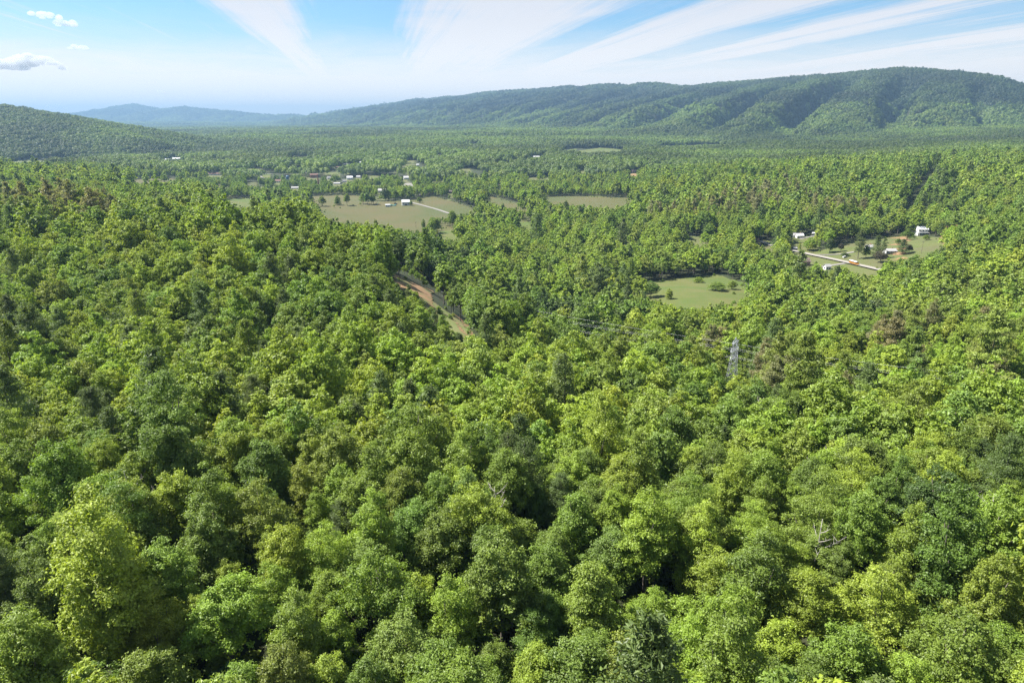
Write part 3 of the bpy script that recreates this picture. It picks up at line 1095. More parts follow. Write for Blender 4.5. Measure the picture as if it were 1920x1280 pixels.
STRIPS = [[(1753, 307), (1762, 308), (1730, 350), (1703, 392), (1694, 395), (1718, 350)], [(0, 303), (60, 300), (150, 298), (165, 301), (60, 304), (0, 307)], [(1232, 275), (1290, 273), (1362, 270), (1362, 272), (1290, 276), (1235, 278)], [(545, 297), (590, 292), (594, 294), (548, 300)], [(300, 284), (325, 278), (328, 280), (303, 287)],
          [(240, 290), (275, 288), (276, 290), (242, 292)], [(1060, 282), (1082, 278), (1084, 280), (1062, 285)], [(870, 272), (900, 270), (900, 272), (872, 274)], [(845, 157.5), (850, 157), (850, 158), (846, 158)]]
OPEN += STRIPS
EARTH = [[(822, 291), (834, 291), (835, 295), (823, 295)], [(1180, 326), (1196, 325), (1196, 329), (1182, 330)], [(738, 344), (790, 343), (790, 347), (738, 348)], [(484, 327), (512, 325), (511, 332), (490, 334)], [(458, 342), (485, 341), (484, 348), (462, 349)]]
OPEN += EARTH
LAWNS = [[(b_[0]-b_[2]*0.8, b_[1]-1.0), (b_[0]+b_[2]*0.8, b_[1]-1.0), (b_[0]+b_[2]*0.95, b_[1]+2.2), (b_[0]-b_[2]*0.95, b_[1]+2.2)] for b_ in BUILD if b_[1] < 372]
LAWNS += [[(690, 330), (712, 329), (714, 332), (692, 333)], [(600, 349), (622, 348), (624, 350), (602, 351)], [(560, 338), (574, 336), (575, 339), (561, 341)], [(735, 322), (750, 321), (752, 323), (737, 324)], [(440, 336), (456, 335), (456, 337), (441, 338)],
          [(355, 330), (392, 329), (392, 331), (356, 332)], [(980, 300), (1002, 299), (1003, 301), (981, 302)], [(930, 352), (938, 349), (942, 352), (934, 358)]]
GLADES = [(352, 331, 26, 2.2), (420, 350, 22, 2.5), (500, 352, 26, 2.2), (700, 345, 24, 2.0), (820, 340, 30, 2.2), (900, 331, 28, 2.0), (870, 318, 22, 1.6), (620, 325, 20, 1.8), (560, 316, 24, 1.6), (470, 318, 26, 1.6), (1010, 335, 30, 2.2),
          (1090, 322, 26, 1.8), (1240, 312, 26, 1.6), (1120, 348, 24, 2.0), (760, 302, 26, 1.4), (950, 306, 24, 1.4), (410, 303, 24, 1.5), (1060, 415, 22, 3.0), (1010, 440, 20, 3.0), (1180, 452, 22, 3.2), (120, 345, 26, 2.4)]
LAWNS += [[(x_-w_, y_+h_*0.3), (x_-w_*0.5, y_-h_*0.8), (x_+w_*0.4, y_-h_), (x_+w_, y_-h_*0.2), (x_+w_*0.6, y_+h_*0.8), (x_-w_*0.4, y_+h_)] for x_, y_, w_, h_ in GLADES]
OPEN += LAWNS
for F_ in LAWNS:
    drape('village_lawn', F_, M['lawn'], 0.35, 4)
for F_ in STRIPS[1:8]:
    drape('far_field', F_, M['meadow'], 1.0, 9)
for nm, F_, mt, st in (('bare_ground', EARTH[0], 'dirt', 3), ('bare_ground', EARTH[1], 'dirt', 3), ('bare_field', EARTH[2], 'gravel', 5), ('village_green', EARTH[3], 'meadow', 4), ('village_green', EARTH[4], 'hay', 4)):
    drape(nm, F_, M[mt], 0.4, st)


def blocked(X, Y, Z, H, W):
    """trees that would stand in an opening or in front of it"""
    bad = np.zeros(len(X), bool)
    for f, sd in ((0.9, 0), (0.6, 0), (0.25, 0), (0.0, 0), (0.7, -0.4), (0.7, 0.4)):
        px, py, dp = project(X, Y, Z + H*f)
        px = px + sd*W*FPX/dp
        for poly in OPEN:
            xs = [p[0] for p in poly]; ys = [p[1] for p in poly]
            m = (px > min(xs)-2) & (px < max(xs)+2) & (py > min(ys)-2) & (py < max(ys)+2)
            if m.any():
                k = np.where(m)[0]
                bad[k] |= in_poly(px[k], py[k], poly)
    for f in (0.9, 0.75, 0.55, 0.35, 0.15):
        for sd in (-0.3, -0.15, 0.0, 0.15, 0.3):
            px, py, dp = project(X, Y, Z + H*f)
            px = px + sd*W*FPX/dp
            for poly in (F_CLEAR, F_ROADVIEW, F_ROADVIEW2):
                xs = [p[0] for p in poly]; ys = [p[1] for p in poly]
                m = (px > min(xs)-2) & (px < max(xs)+2) & (py > min(ys)-2) & (py < max(ys)+2)
                if m.any():
                    k = np.where(m)[0]
                    bad[k] |= in_poly(px[k], py[k], poly)
    for f, sd in ((0.97, 0), (0.6, 0), (0.25, 0)):
        px, py, dp = project(X, Y, Z + H*f)
        for x0, x1, y0, y1, dd in SIGHT if sd == 0 else ():
            hw = W*FPX/dp*0.4
            bad |= (px + hw > x0) & (px - hw < x1) & (py > y0) & (py < y1) & (dp < dd + 3)
    return bad

# ---- tree meshes at four levels of detail
NEAR = {}
for form, seeds in (('round', (1, 2, 3, 12)), ('tall', (4, 5, 6)), ('broad', (7, 8, 9)), ('feathery', (10, 11, 13))):
    for s_ in seeds:
        r_ = np.random.RandomState(100 + s_)
        P, N, S, tips = crown_points(form, r_, 33000, 165)
        V, F = leaves_mesh(P, N, 0.128 if form != 'feathery' else 0.115, r_, 0.6)
        cm = mesh_from('broadleaf_crown', V, F, (LEAF,), shade=np.repeat(S, 4))
        tm = trunk_mb(r_, tips, 12.0, limbs=9).mesh('broadleaf_trunk', M['bark'], True)
        NEAR.setdefault(form, []).append((cm, tm))
for s_ in (20, 21, 22):
    r_ = np.random.RandomState(100 + s_)
    P, N, S = pine_points(r_, 22000, (1.0, 1.0, 1.15)[s_-20], (0, 1.5, 0)[s_-20])
    V, F = leaves_mesh(P, N, 0.15, r_, 0.3)
    cm = mesh_from('pine_crown', V, F, (LEAF,), shade=np.repeat(S, 4))
    tm = trunk_mb(r_, [], H0+1.5, 0.24).mesh('pine_trunk', M['bark'], True)
    NEAR.setdefault('pine', []).append((cm, tm))
NEAR['thin'] = NEAR['pine'][1:2]

LOD = []
for nl, lf, nc, tagn in ((9500, 0.215, 130, 'a'), (2800, 0.38, 80, 'b'), (800, 0.74, 48, 'c')):
    LOD.append([proto(full_tree_mesh('massed_tree', f, 300+7*k+j, nl, lf, nc)) for k, f in enumerate(KINDS) for j in range(2)])
CLUMPS = [proto(clump_mesh('massed_woods', 500+j)) for j in range(4)]

# ---- candidate stand of trees out to 1500 m
MARG = 330


def in_view(X, Y, Z, h=14):
    px, py, d = project(X, Y, Z + h)
    return (px > -MARG) & (px < 1920 + MARG) & (py < 1280 + 330) & (Y > 8)


def hidden_mask(X, Y, Z, top, tol):
    """trees well below the line of sight over nearer ground"""
    az = np.linspace(-0.95, 0.95, 381)
    rr = np.geomspace(20, 22000, 330)
    A, Q = np.meshgrid(az, rr, indexing='ij')
    G = (height(Q*np.sin(A), Q*np.cos(A)) + 8 - CAM_Z)/Q
    run = np.maximum.accumulate(G, axis=1)
    q = np.hypot(X, Y)
    ia = np.clip(((np.arctan2(X, Y)+0.95)/1.9*380).round().astype(int), 0, 380)
    ir = np.clip((np.log(q*0.97/20)/math.log(1100)*329).astype(int) - 1, 0, 329)
    return Z + top + tol < run[ia, ir]*q + CAM_Z


X1, Y1 = jitter_grid(-330, 330, 14, 150, 5.3)
X1b, Y1b = jitter_grid(-420, 420, 150, 330, 7.4)
X2, Y2 = jitter_grid(-1250, 1250, 330, 1500, 9.2)
m2 = np.abs(X2) < Y2*0.95 + 40
X = np.r_[X1, X1b, X2[m2]]; Y = np.r_[Y1, Y1b, Y2[m2]]
Z = height(X, Y)
k = in_view(X, Y, Z)
X, Y, Z = X[k], Y[k], Z[k]
rowd = row_dist(X, Y)
inrow = (rowd < 17) & (Y < 420)
k = ~hidden_mask(X, Y, Z, 22, 14)
X, Y, Z, inrow = X[k], Y[k], Z[k], inrow[k]

# trees that stand out in the photo: crown centre px, py, crown width px, colour, form
HERO = [
    (205, 1130, 210, 'yellow green', 'tall'), (420, 1130, 170, 'lime green', 'round'), (60, 1235, 190, 'olive green', 'round'), (440, 1240, 150, 'mid green', 'round'), (610, 1225, 150, 'lime green', 'round'),
    (760, 1170, 200, 'grey green', 'broad'), (845, 1130, 110, 'lime green', 'tall'), (935, 1175, 120, 'mid green', 'round'), (70, 1060, 150, 'blue green', 'broad'), (610, 1015, 150, 'lime green', 'feathery'),
    (700, 990, 120, 'lime green', 'tall'), (820, 1000, 150, 'olive green', 'round'), (390, 1000, 150, 'blue green', 'round'), (500, 880, 120, 'blue green', 'tall'), (130, 930, 160, 'mid green', 'round'),
    (330, 890, 150, 'deep green', 'round'), (565, 890, 80, 'yellow green', 'tall'), (640, 930, 80, 'pine green', 'pine'), (180, 800, 90, 'pine green', 'pine'), (480, 760, 80, 'pine green', 'pine'),
    (830, 830, 130, 'lime green', 'round'), (985, 880, 90, 'lime green', 'tall'), (1130, 850, 120, 'lime green', 'tall'), (1080, 960, 120, 'mid green', 'tall'), (1155, 1010, 140, 'blue green', 'round'),
    (1265, 830, 140, 'deep green', 'tall'), (1140, 730, 80, 'yellow green', 'tall'), (1410, 960, 130, 'lime green', 'feathery'), (1330, 920, 110, 'lime green', 'feathery'), (1565, 925, 110, 'olive green', 'round'),
    (1655, 925, 85, 'blue green', 'tall'), (1765, 930, 190, 'dark green', 'broad'), (1605, 855, 70, 'lime green', 'round'), (1700, 805, 160, 'olive green', 'broad'), (1850, 840, 120, 'olive green', 'round'),
    (1480, 800, 120, 'deep green', 'round'), (1360, 1040, 150, 'lime green', 'feathery'), (1510, 1100, 150, 'lime green', 'round'), (1650, 1110, 200, 'yellow green', 'broad'), (1810, 1230, 230, 'olive green', 'broad'),
    (1870, 1000, 150, 'mid green', 'round'), (1300, 1180, 160, 'lime green', 'feathery'), (1120, 1190, 150, 'mid green', 'round'), (1010, 1230, 140, 'lime green', 'round'), (1500, 1010, 120, 'lime green', 'feathery'),
    (1450, 1190, 150, 'lime green', 'round'), (1600, 1230, 170, 'mid green', 'round'), (1230, 1090, 130, 'lime green', 'feathery'), (290, 1230, 150, 'mid green', 'round'), (560, 1110, 130, 'mid green', 'feathery'),
    (730, 880, 100, 'mid green', 'round'), (40, 880, 120, 'mid green', 'round'), (1260, 1240, 130, 'lime green', 'round'), (960, 1040, 110, 'mid green', 'round'), (250, 860, 90, 'deep green', 'round'),
]
# hollows between the crowns: px, py, radius m
GAPS = [(1420, 1010, 3.5), (1690, 1030, 5.0), (1290, 940, 3.5), (1180, 1130, 4.0), (1320, 1150, 3.0), (580, 1010, 3.5), (310, 1075, 4.0), (120, 1150, 3.0), (1010, 1000, 3.5), (480, 960, 3), (880, 1250, 3.0), (1660, 1180, 3.0), (1480, 900, 3.5), (470, 640, 7), (790, 1110, 2.5)]
hx, hy, hz, hs, hc, hf = [], [], [], [], [], []
WID = {'round': 9.6, 'tall': 7.2, 'broad': 12.2, 'feathery': 10.2, 'pine': 8.0, 'thin': 7.6}
for px, py, wpx, c_, f_ in HERO:
    x, y, z = unproject(px, py, 11.5)
    dist = math.sqrt(x*x + y*y + (CAM_Z - z - 11)**2)
    s_ = 0.76*wpx/FPX*dist/WID[f_]
    hx.append(x); hy.append(y); hz.append(z); hs.append(min(max(s_, 0.62), 1.35)); hc.append(c_); hf.append(f_)
hx, hy, hz, hs = map(np.array, (hx, hy, hz, hs))
keep = np.ones(len(X), bool)
near_m = Y < 260
for x, y, s_, f_ in zip(hx, hy, hs, hf):
    keep &= (X-x)**2 + (Y-y)**2 > (WID[f_]*s_*0.5)**2
for px, py, r_ in GAPS:
    x, y, z = unproject(px, py, 6.0)
    keep &= (X-x)**2 + (Y-y)**2 > (r_+2.0)**2
X, Y, Z, inrow = X[keep], Y[keep], Z[keep], inrow[keep]
n = len(X)
C, Fm = sorts_for(X, Y, Z)
S = rng.uniform(0.56, 1.04, n)*np.interp(Y, [90, 170, 400, 900], [1.0, 1.24, 1.46, 1.42])
S = np.where(rng.rand(n) < 0.10, S*1.28, S)
S = np.where(inrow, rng.uniform(0.24, 0.40, n), S)
Fm = np.where(inrow & ((Fm == 'pine') | (Fm == 'thin') | (Fm == 'tall')), 'round', Fm)
C = np.where(inrow, np.array(['yellow green', 'lime green', 'mid green', 'olive green'])[(rng.rand(n)*4).astype(int)], C)
# trees beside the fields by the town stand lower
town = (Y > 1080) & (X < 250) & (X > -1100)
S = np.where(town, S*0.78, S)
bad = blocked(X, Y, Z, 18*S, 8*S)
for it in range(4):                               # young trees stand along the edges of openings
    kb = np.where(bad)[0]
    S[kb] *= 0.8
    bad[kb] = blocked(X[kb], Y[kb], Z[kb], 18*S[kb], 8*S[kb]) | (S[kb] < 0.3)
from mathutils.kdtree import KDTree
gi = np.where(~bad)[0]
kd = KDTree(len(gi))
for q_, i_ in enumerate(gi):
    kd.insert((X[i_], Y[i_], 0), q_)
kd.balance()
edge = [i_ for i_ in np.where(bad)[0] if Y[i_] < 1400 and kd.find((X[i_], Y[i_], 0))[2] < 12 and rng.rand() < 0.55]
EX, EY = X[edge] + rng.uniform(-3, 3, len(edge)), Y[edge] + rng.uniform(-3, 3, len(edge))
EZ = height(EX, EY)
qx, qy, qd = project(EX, EY, EZ + 2.5)
ok_ = np.ones(len(EX), bool)
for x0, x1, y0, y1, dd in SIGHT_E:
    ok_ &= ~((qx > x0-4) & (qx < x1+4) & (qy > y0-2) & (qy < y1+5) & (qd < dd+3))
EX, EY, EZ = EX[ok_], EY[ok_], EZ[ok_]
edge = EX
EC = np.array(['mid green', 'lime green', 'olive green', 'deep green', 'yellow green'])[(rng.rand(len(edge))*5).astype(int)]
X, Y, Z, C, Fm, S, inrow = (a[~bad] for a in (X, Y, Z, C, Fm, S, inrow))
n = len(X)

# a young tree or bush between the larger ones, filling the stand towards the ground
Xu, Yu = jitter_grid(-260, 260, 25, 230, 5.6)
Zu = height(Xu, Yu)
ku = in_view(Xu, Yu, Zu, 6)
for px, py, r_ in GAPS:
    x, y, z = unproject(px, py, 6.0)
    ku &= (Xu-x)**2 + (Yu-y)**2 > (r_*0.35)**2
Xu, Yu, Zu = Xu[ku], Yu[ku], Zu[ku]
bu = blocked(Xu, Yu, Zu, np.full(len(Xu), 7.0), np.full(len(Xu), 4.0))
Xu, Yu, Zu = Xu[~bu], Yu[~bu], Zu[~bu]

# ---- the 300 trees that show largest are objects of their own
px, py, dp = project(X, Y, Z + 11*S)
vis = (px > -40) & (px < 1960) & (py < 1330)
order = np.argsort(np.where(vis & ~inrow, dp, 1e9))
N_OWN = 260 - len(hx)
own = order[:N_OWN]
own_mask = np.zeros(n, bool); own_mask[own] = True
AX = np.r_[hx, X[own]]; AY = np.r_[hy, Y[own]]; AZ = np.r_[hz, Z[own]]; AS = np.r_[hs, S[own]]
AC = np.r_[np.array(hc), C[own]]; AF = np.r_[np.array(hf), Fm[own]]
AT = tints(AC, 0.12)


ADJ = {'round': 'round', 'tall': 'narrow', 'broad': 'spreading', 'feathery': 'feathery', 'pine': 'layered', 'thin': 'thin'}
ORD = ['first', 'second', 'third', 'fourth', 'fifth', 'sixth', 'seventh', 'eighth', 'ninth', 'tenth', 'eleventh', 'twelfth', 'thirteenth', 'fourteenth', 'fifteenth', 'sixteenth', 'seventeenth', 'eighteenth', 'nineteenth', 'twentieth']


def label_trees(PX, PY, colours, forms):
    """what sets each tree apart: colour, crown and its place among its like in one strip of the photo"""
    band = np.digitize(-PY, [-1150, -1010, -890, -790, -700])
    bn = ['along the bottom edge', 'just above the bottom edge', 'in the lower forest', 'in the middle forest', 'below the pylon\'s level', 'level with the pylon']
    lab = [None]*len(PX)
    cells = {}
    for i in range(len(PX)):
        cells.setdefault((int(band[i]), colours[i], forms[i]), []).append(i)
    for (b, c, f), ids in cells.items():
        ids.sort(key=lambda i: PX[i])
        noun = 'pine' if f in ('pine', 'thin') else 'tree'
        cw = c.replace('pine green', 'dusky green').replace('brown green', 'brownish green')
        if len(ids) == 1:
            lab[ids[0]] = f'only {ADJ[f]} {cw} {noun} {bn[b]}'
        elif len(ids) == 2:
            lab[ids[0]] = f'{ADJ[f]} {cw} {noun} {bn[b]}, the left of two'
            lab[ids[1]] = f'{ADJ[f]} {cw} {noun} {bn[b]}, the right of two'
        else:
            for k_, i in enumerate(ids):
                o_ = ORD[min(k_, 19)]
                lab[i] = f'{ADJ[f]} {cw} {noun} {bn[b]}, {o_} such from the left'
    return lab


px, py, _ = project(AX, AY, AZ + 11*AS)
LAB = label_trees(px, py, list(AC), list(AF))


def plant_tree(x, y, z, s, rz, form, tint, label, group, variant, sz=None):
    pine = form in ('pine', 'thin')
    nm = 'pine_tree' if pine else 'broadleaf_tree'
    root = empty(nm, (x, y, z), rz)
    root.scale = sz if sz else (s, s, s*1.02)
    tag(root, label, 'tree', group)
    cm, tm = NEAR[form][variant % len(NEAR[form])]
    c = obj('crown', cm, root)
    c.color = tuple(float(v) for v in tint)
    obj('trunk', tm, root)
    return root


for i in range(len(AX)):
    j = rng.uniform(0.9, 1.12)
    plant_tree(float(AX[i]), float(AY[i]), float(AZ[i]), float(AS[i]), float(rng.uniform(0, 6.28)), str(AF[i]), AT[i], LAB[i], 'trees of the near forest', int(rng.randint(9)),
               (float(AS[i]), float(AS[i]*rng.uniform(0.9, 1.1)), float(AS[i]*j)))

# ---- the rest of the forest
X, Y, Z, C, Fm, S = (a[~own_mask] for a in (X, Y, Z, C, Fm, S))
T = tints(C)
n = len(X)
ki = np.array([KINDS.index(f) for f in Fm])*2 + rng.randint(0, 2, n)
rot = np.c_[rng.uniform(-.05, .05, (n, 2)), rng.uniform(0, 6.28, n)]
scl = np.c_[S*rng.uniform(.9, 1.1, n), S*rng.uniform(.9, 1.1, n), S*rng.uniform(.88, 1.12, n)]
Pm = np.c_[X, Y, Z]
T[:, :3] *= np.interp(Y, [330, 900], [1.10, 1.14])[:, None]
lod = np.digitize(Y, [330, 800])
for l_, nm in enumerate(('forest', 'valley_forest', 'distant_forest')):
    m = lod == l_
    forest(nm, LOD[l_], Pm[m], ki[m], scl[m], rot[m], T[m], ('dense green broadleaf forest covering the near slopes', 'green woods filling the valley floor and lower hills', 'woods around the fields and the village')[l_])
ne = len(EX)
se = rng.uniform(0.08, 0.26, ne)
forest('hedge_scrub', LOD[1], np.c_[EX, EY, EZ - 2.5*se*3], rng.randint(0, 2, ne), np.c_[se*1.4, se*1.4, se*1.1], np.c_[np.zeros((ne, 2)), rng.uniform(0, 6.28, ne)], tints(EC), 'scrub and young growth along the edges of fields and clearings')
nu = len(Xu)
Cu = np.array(['deep green', 'mid green', 'dark green', 'mid green', 'lime green'])[(rng.rand(nu)*5).astype(int)]
su = rng.uniform(0.22, 0.48, nu)
forest('undergrowth', LOD[1], np.c_[Xu, Yu, Zu - 0.8], rng.randint(0, 2, nu), np.c_[su*1.25, su*1.25, su], np.c_[np.zeros((nu, 2)), rng.uniform(0, 6.28, nu)], tints(Cu), 'bushes and saplings under the near trees')
print('trees: own', len(AX), 'massed', n, 'under', nu)

# ---- far woodland in patches, out to the ridges
def far_band(y0, y1, s):
    x, y = jitter_grid(-y1*0.95, y1*0.95, y0, y1, s)
    k_ = np.abs(x) < y*0.95
    return x[k_], y[k_]
FX, FY, FS = [], [], []
for y0, y1, s, k_ in ((1500, 3200, 34, 1.0), (3200, 6000, 46, 1.25), (6000, 10500, 74, 1.9), (10500, 18500, 130, 3.0)):
    x, y = far_band(y0, y1, s)
    z = height(x, y)
    kk = in_view(x, y, z)
    x, y, z = x[kk], y[kk], z[kk]
    kk = ~hidden_mask(x, y, z, 24, 18)
    FX.append(x[kk]); FY.append(y[kk]); FS.append(np.full(kk.sum(), k_))
FX, FY, FS = map(np.concatenate, (FX, FY, FS))
FZ = height(FX, FY)
bad = blocked(FX, FY, FZ, np.full(len(FX), 15.0), np.full(len(FX), 40.0))
bad |= blocked(FX + 14, FY, FZ, np.full(len(FX), 15.0), np.full(len(FX), 30.0)) | blocked(FX - 14, FY, FZ, np.full(len(FX), 15.0), np.full(len(FX), 30.0))
FX, FY, FZ, FS = FX[~bad], FY[~bad], FZ[~bad], FS[~bad]
n = len(FX)
e = 12.0
gx = (height(FX+e, FY) - height(FX-e, FY))/(2*e)
gy = (height(FX, FY+e) - height(FX, FY-e))/(2*e)
# tilt to the slope: rotate about X by atan(gy), about Y by -atan(gx)
C, _ = sorts_for(FX, FY, FZ)
C = np.where(np.isin(C, ['lime green', 'yellow green', 'grey green']) & (rng.rand(n) < 0.6), 'mid green', C)
C = np.where((C == 'brown green') & (rng.rand(n) < 0.7), 'mid green', C)
T = tints(C, 0.14)
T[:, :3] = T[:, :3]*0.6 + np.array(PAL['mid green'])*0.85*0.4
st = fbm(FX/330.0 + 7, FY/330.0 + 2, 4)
T[:, :3] *= np.interp(st, [0.3, 0.45, 0.55, 0.7], [0.36, 0.54, 0.71, 0.93])[:, None]*np.array([0.96, 0.97, 1.25])  # patchy darkening paints in the shadow missing between far crowns; blue raised
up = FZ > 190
T[up, :3] *= np.array([0.52, 0.56, 0.85])  # high slopes darker and bluer: pine colour with shade painted in
rz = rng.randint(0, 4, n)*PI/2
scl = np.c_[FS, FS, np.where(FS > 1.5, FS*0.75, FS)*rng.uniform(0.9, 1.15, n)*0.95]
# the turn about the vertical comes first, the tilt after it: fold both into one euler
rotv = np.zeros((n, 3))
for i in range(n):
    nrm = Vector((-gx[i], -gy[i], 1)).normalized()
    q = Vector((0, 0, 1)).rotation_difference(nrm) @ Matrix.Rotation(rz[i] + rng.uniform(-.3, .3), 3, 'Z').to_quaternion()
    rotv[i] = q.to_euler()
forest('distant_woods', CLUMPS, np.c_[FX, FY, FZ], rng.randint(0, 4, n), scl, rotv, T, 'continuous far woods on the valley floor and mountain ridges')
print('far patches', n)


# ------------------------------------------------------------------ roads and drives
ROAD, _road_pts = ribbon('road', [(1405, 447), (1428, 454), (1452, 463), (1488, 470.5), (1520, 478.5), (1570, 489), (1610, 498), (1652, 508), (1690, 517)], 6.6, M['asphalt'], 0.55)
ribbon('driveway', [(1522, 478.5), (1545, 479.5), (1580, 477.5), (1602, 473)], 3.4, M['gravel'], 0.5)
ribbon('driveway', [(1540, 501), (1556, 498.5), (1574, 496), (1588, 494)], 4.0, M['gravel'], 0.5)
ribbon('driveway', [(1500, 449), (1512, 446), (1524, 443), (1532, 440)], 4.0, M['gravel'], 0.5)
ribbon('farm_lane', [(770, 380), (782, 383), (800, 388), (820, 393.5), (842, 401)], 5.5, M['gravel'], 0.75)
ribbon('farm_lane', [(862, 406), (872, 408), (890, 411)], 5.0, M['gravel'], 0.75)
ribbon('village_road', [(512, 326.5), (492, 327.5), (487, 330), (489, 333), (500, 336.5)], 7.0, M['gravel'], 0.9)

# ------------------------------------------------------------------ buildings
M['white'] = surf('white_paint', (0.62, 0.62, 0.60), (0.55, 0.55, 0.53), 0.8, 0.6)
M['white_metal'] = surf('white_metal_roof', (0.66, 0.66, 0.66), (0.60, 0.60, 0.61), 0.6, 0.4)
M['grey_roof'] = surf('grey_shingle', (0.30, 0.29, 0.29), (0.36, 0.35, 0.34), 1.2, 0.85)
M['dark_roof'] = surf('dark_roofing', (0.06, 0.05, 0.048), (0.09, 0.075, 0.07), 1.2, 0.85)
M['brown_roof'] = surf('brown_shingle', (0.17, 0.125, 0.11), (0.21, 0.16, 0.145), 1.5, 0.9)
M['red_roof'] = surf('red_roofing', (0.15, 0.085, 0.07), (0.13, 0.075, 0.06), 1.0, 0.8)
M['brick'] = surf('orange_brick', (0.26, 0.125, 0.075), (0.22, 0.105, 0.06), 1.5, 0.9)
M['pink'] = surf('salmon_paint', (0.27, 0.19, 0.155), (0.25, 0.175, 0.14), 0.8, 0.8)
M['tan'] = surf('dull_brick', (0.26, 0.17, 0.14), (0.22, 0.15, 0.125), 1.0, 0.9)
M['timber'] = surf('dark_timber', (0.075, 0.060, 0.050), (0.10, 0.08, 0.065), 1.0, 0.9)
M['glass'] = surf('window_glass', (0.03, 0.035, 0.04), None, 1.0, 0.12)
M['door'] = surf('door_paint', (0.12, 0.11, 0.11), None, 1.0, 0.6)
M['steel'] = surf('galvanised_steel', (0.42, 0.44, 0.46), (0.36, 0.38, 0.40), 1.0, 0.7)
M['wire'] = surf('aluminium_wire', (0.75, 0.75, 0.75), None, 1.0, 0.9)
M['insul'] = surf('insulator_glass', (0.10, 0.085, 0.075), None, 1.0, 0.3)
M['pole'] = surf('weathered_pole', (0.17, 0.145, 0.12), (0.22, 0.19, 0.16), 2.0, 0.9)
M['bus'] = surf('bus_orange', (0.38, 0.165, 0.018), None, 1.0, 0.4)
M['black'] = surf('black_trim', (0.02, 0.02, 0.02), None, 1.0, 0.5)
M['rubber'] = surf('tyre_rubber', (0.018, 0.018, 0.018), None, 1.0, 0.9)
M['red'] = surf('red_paint', (0.45, 0.03, 0.02), None, 1.0, 0.35)
M['teal'] = surf('teal_tarp', (0.10, 0.33, 0.30), (0.08, 0.27, 0.25), 0.8, 0.7)
M['tank'] = surf('blue_tank', (0.06, 0.13, 0.22), (0.05, 0.11, 0.19), 0.6, 0.5)

STYLE = {                                         # walls, roof, depth/width, roof share of height, storeys, chimney
    'barn': ('white', 'white_metal', 0.75, 0.30, 1, False), 'trailer': ('white', 'white_metal', 0.38, 0.12, 1, False), 'villa': ('white', 'white_metal', 0.72, 0.28, 2, True),
    'white_house': ('white', 'grey_roof', 0.62, 0.38, 1, True), 'bright_house': ('white', 'white_metal', 0.7, 0.36, 2, True), 'grey_house': ('white', 'grey_roof', 0.55, 0.42, 1, True),
    'shed': ('white', 'white_metal', 0.4, 0.25, 1, False), 'brown_house': ('tan', 'brown_roof', 0.75, 0.42, 1, True), 'white_shed': ('white', 'grey_roof', 0.75, 0.34, 1, False),
    'dark_barn': ('timber', 'dark_roof', 0.7, 0.45, 1, False), 'brick_mill': ('brick', 'red_roof', 0.6, 0.28, 2, False), 'red_house': ('white', 'red_roof', 0.6, 0.45, 1, True),
    'long_barn': ('white', 'red_roof', 0.25, 0.40, 1, False), 'big_white': ('white', 'white_metal', 0.8, 0.30, 1, False), 'pink_house': ('pink', 'pink', 0.7, 0.40, 1, True),
}


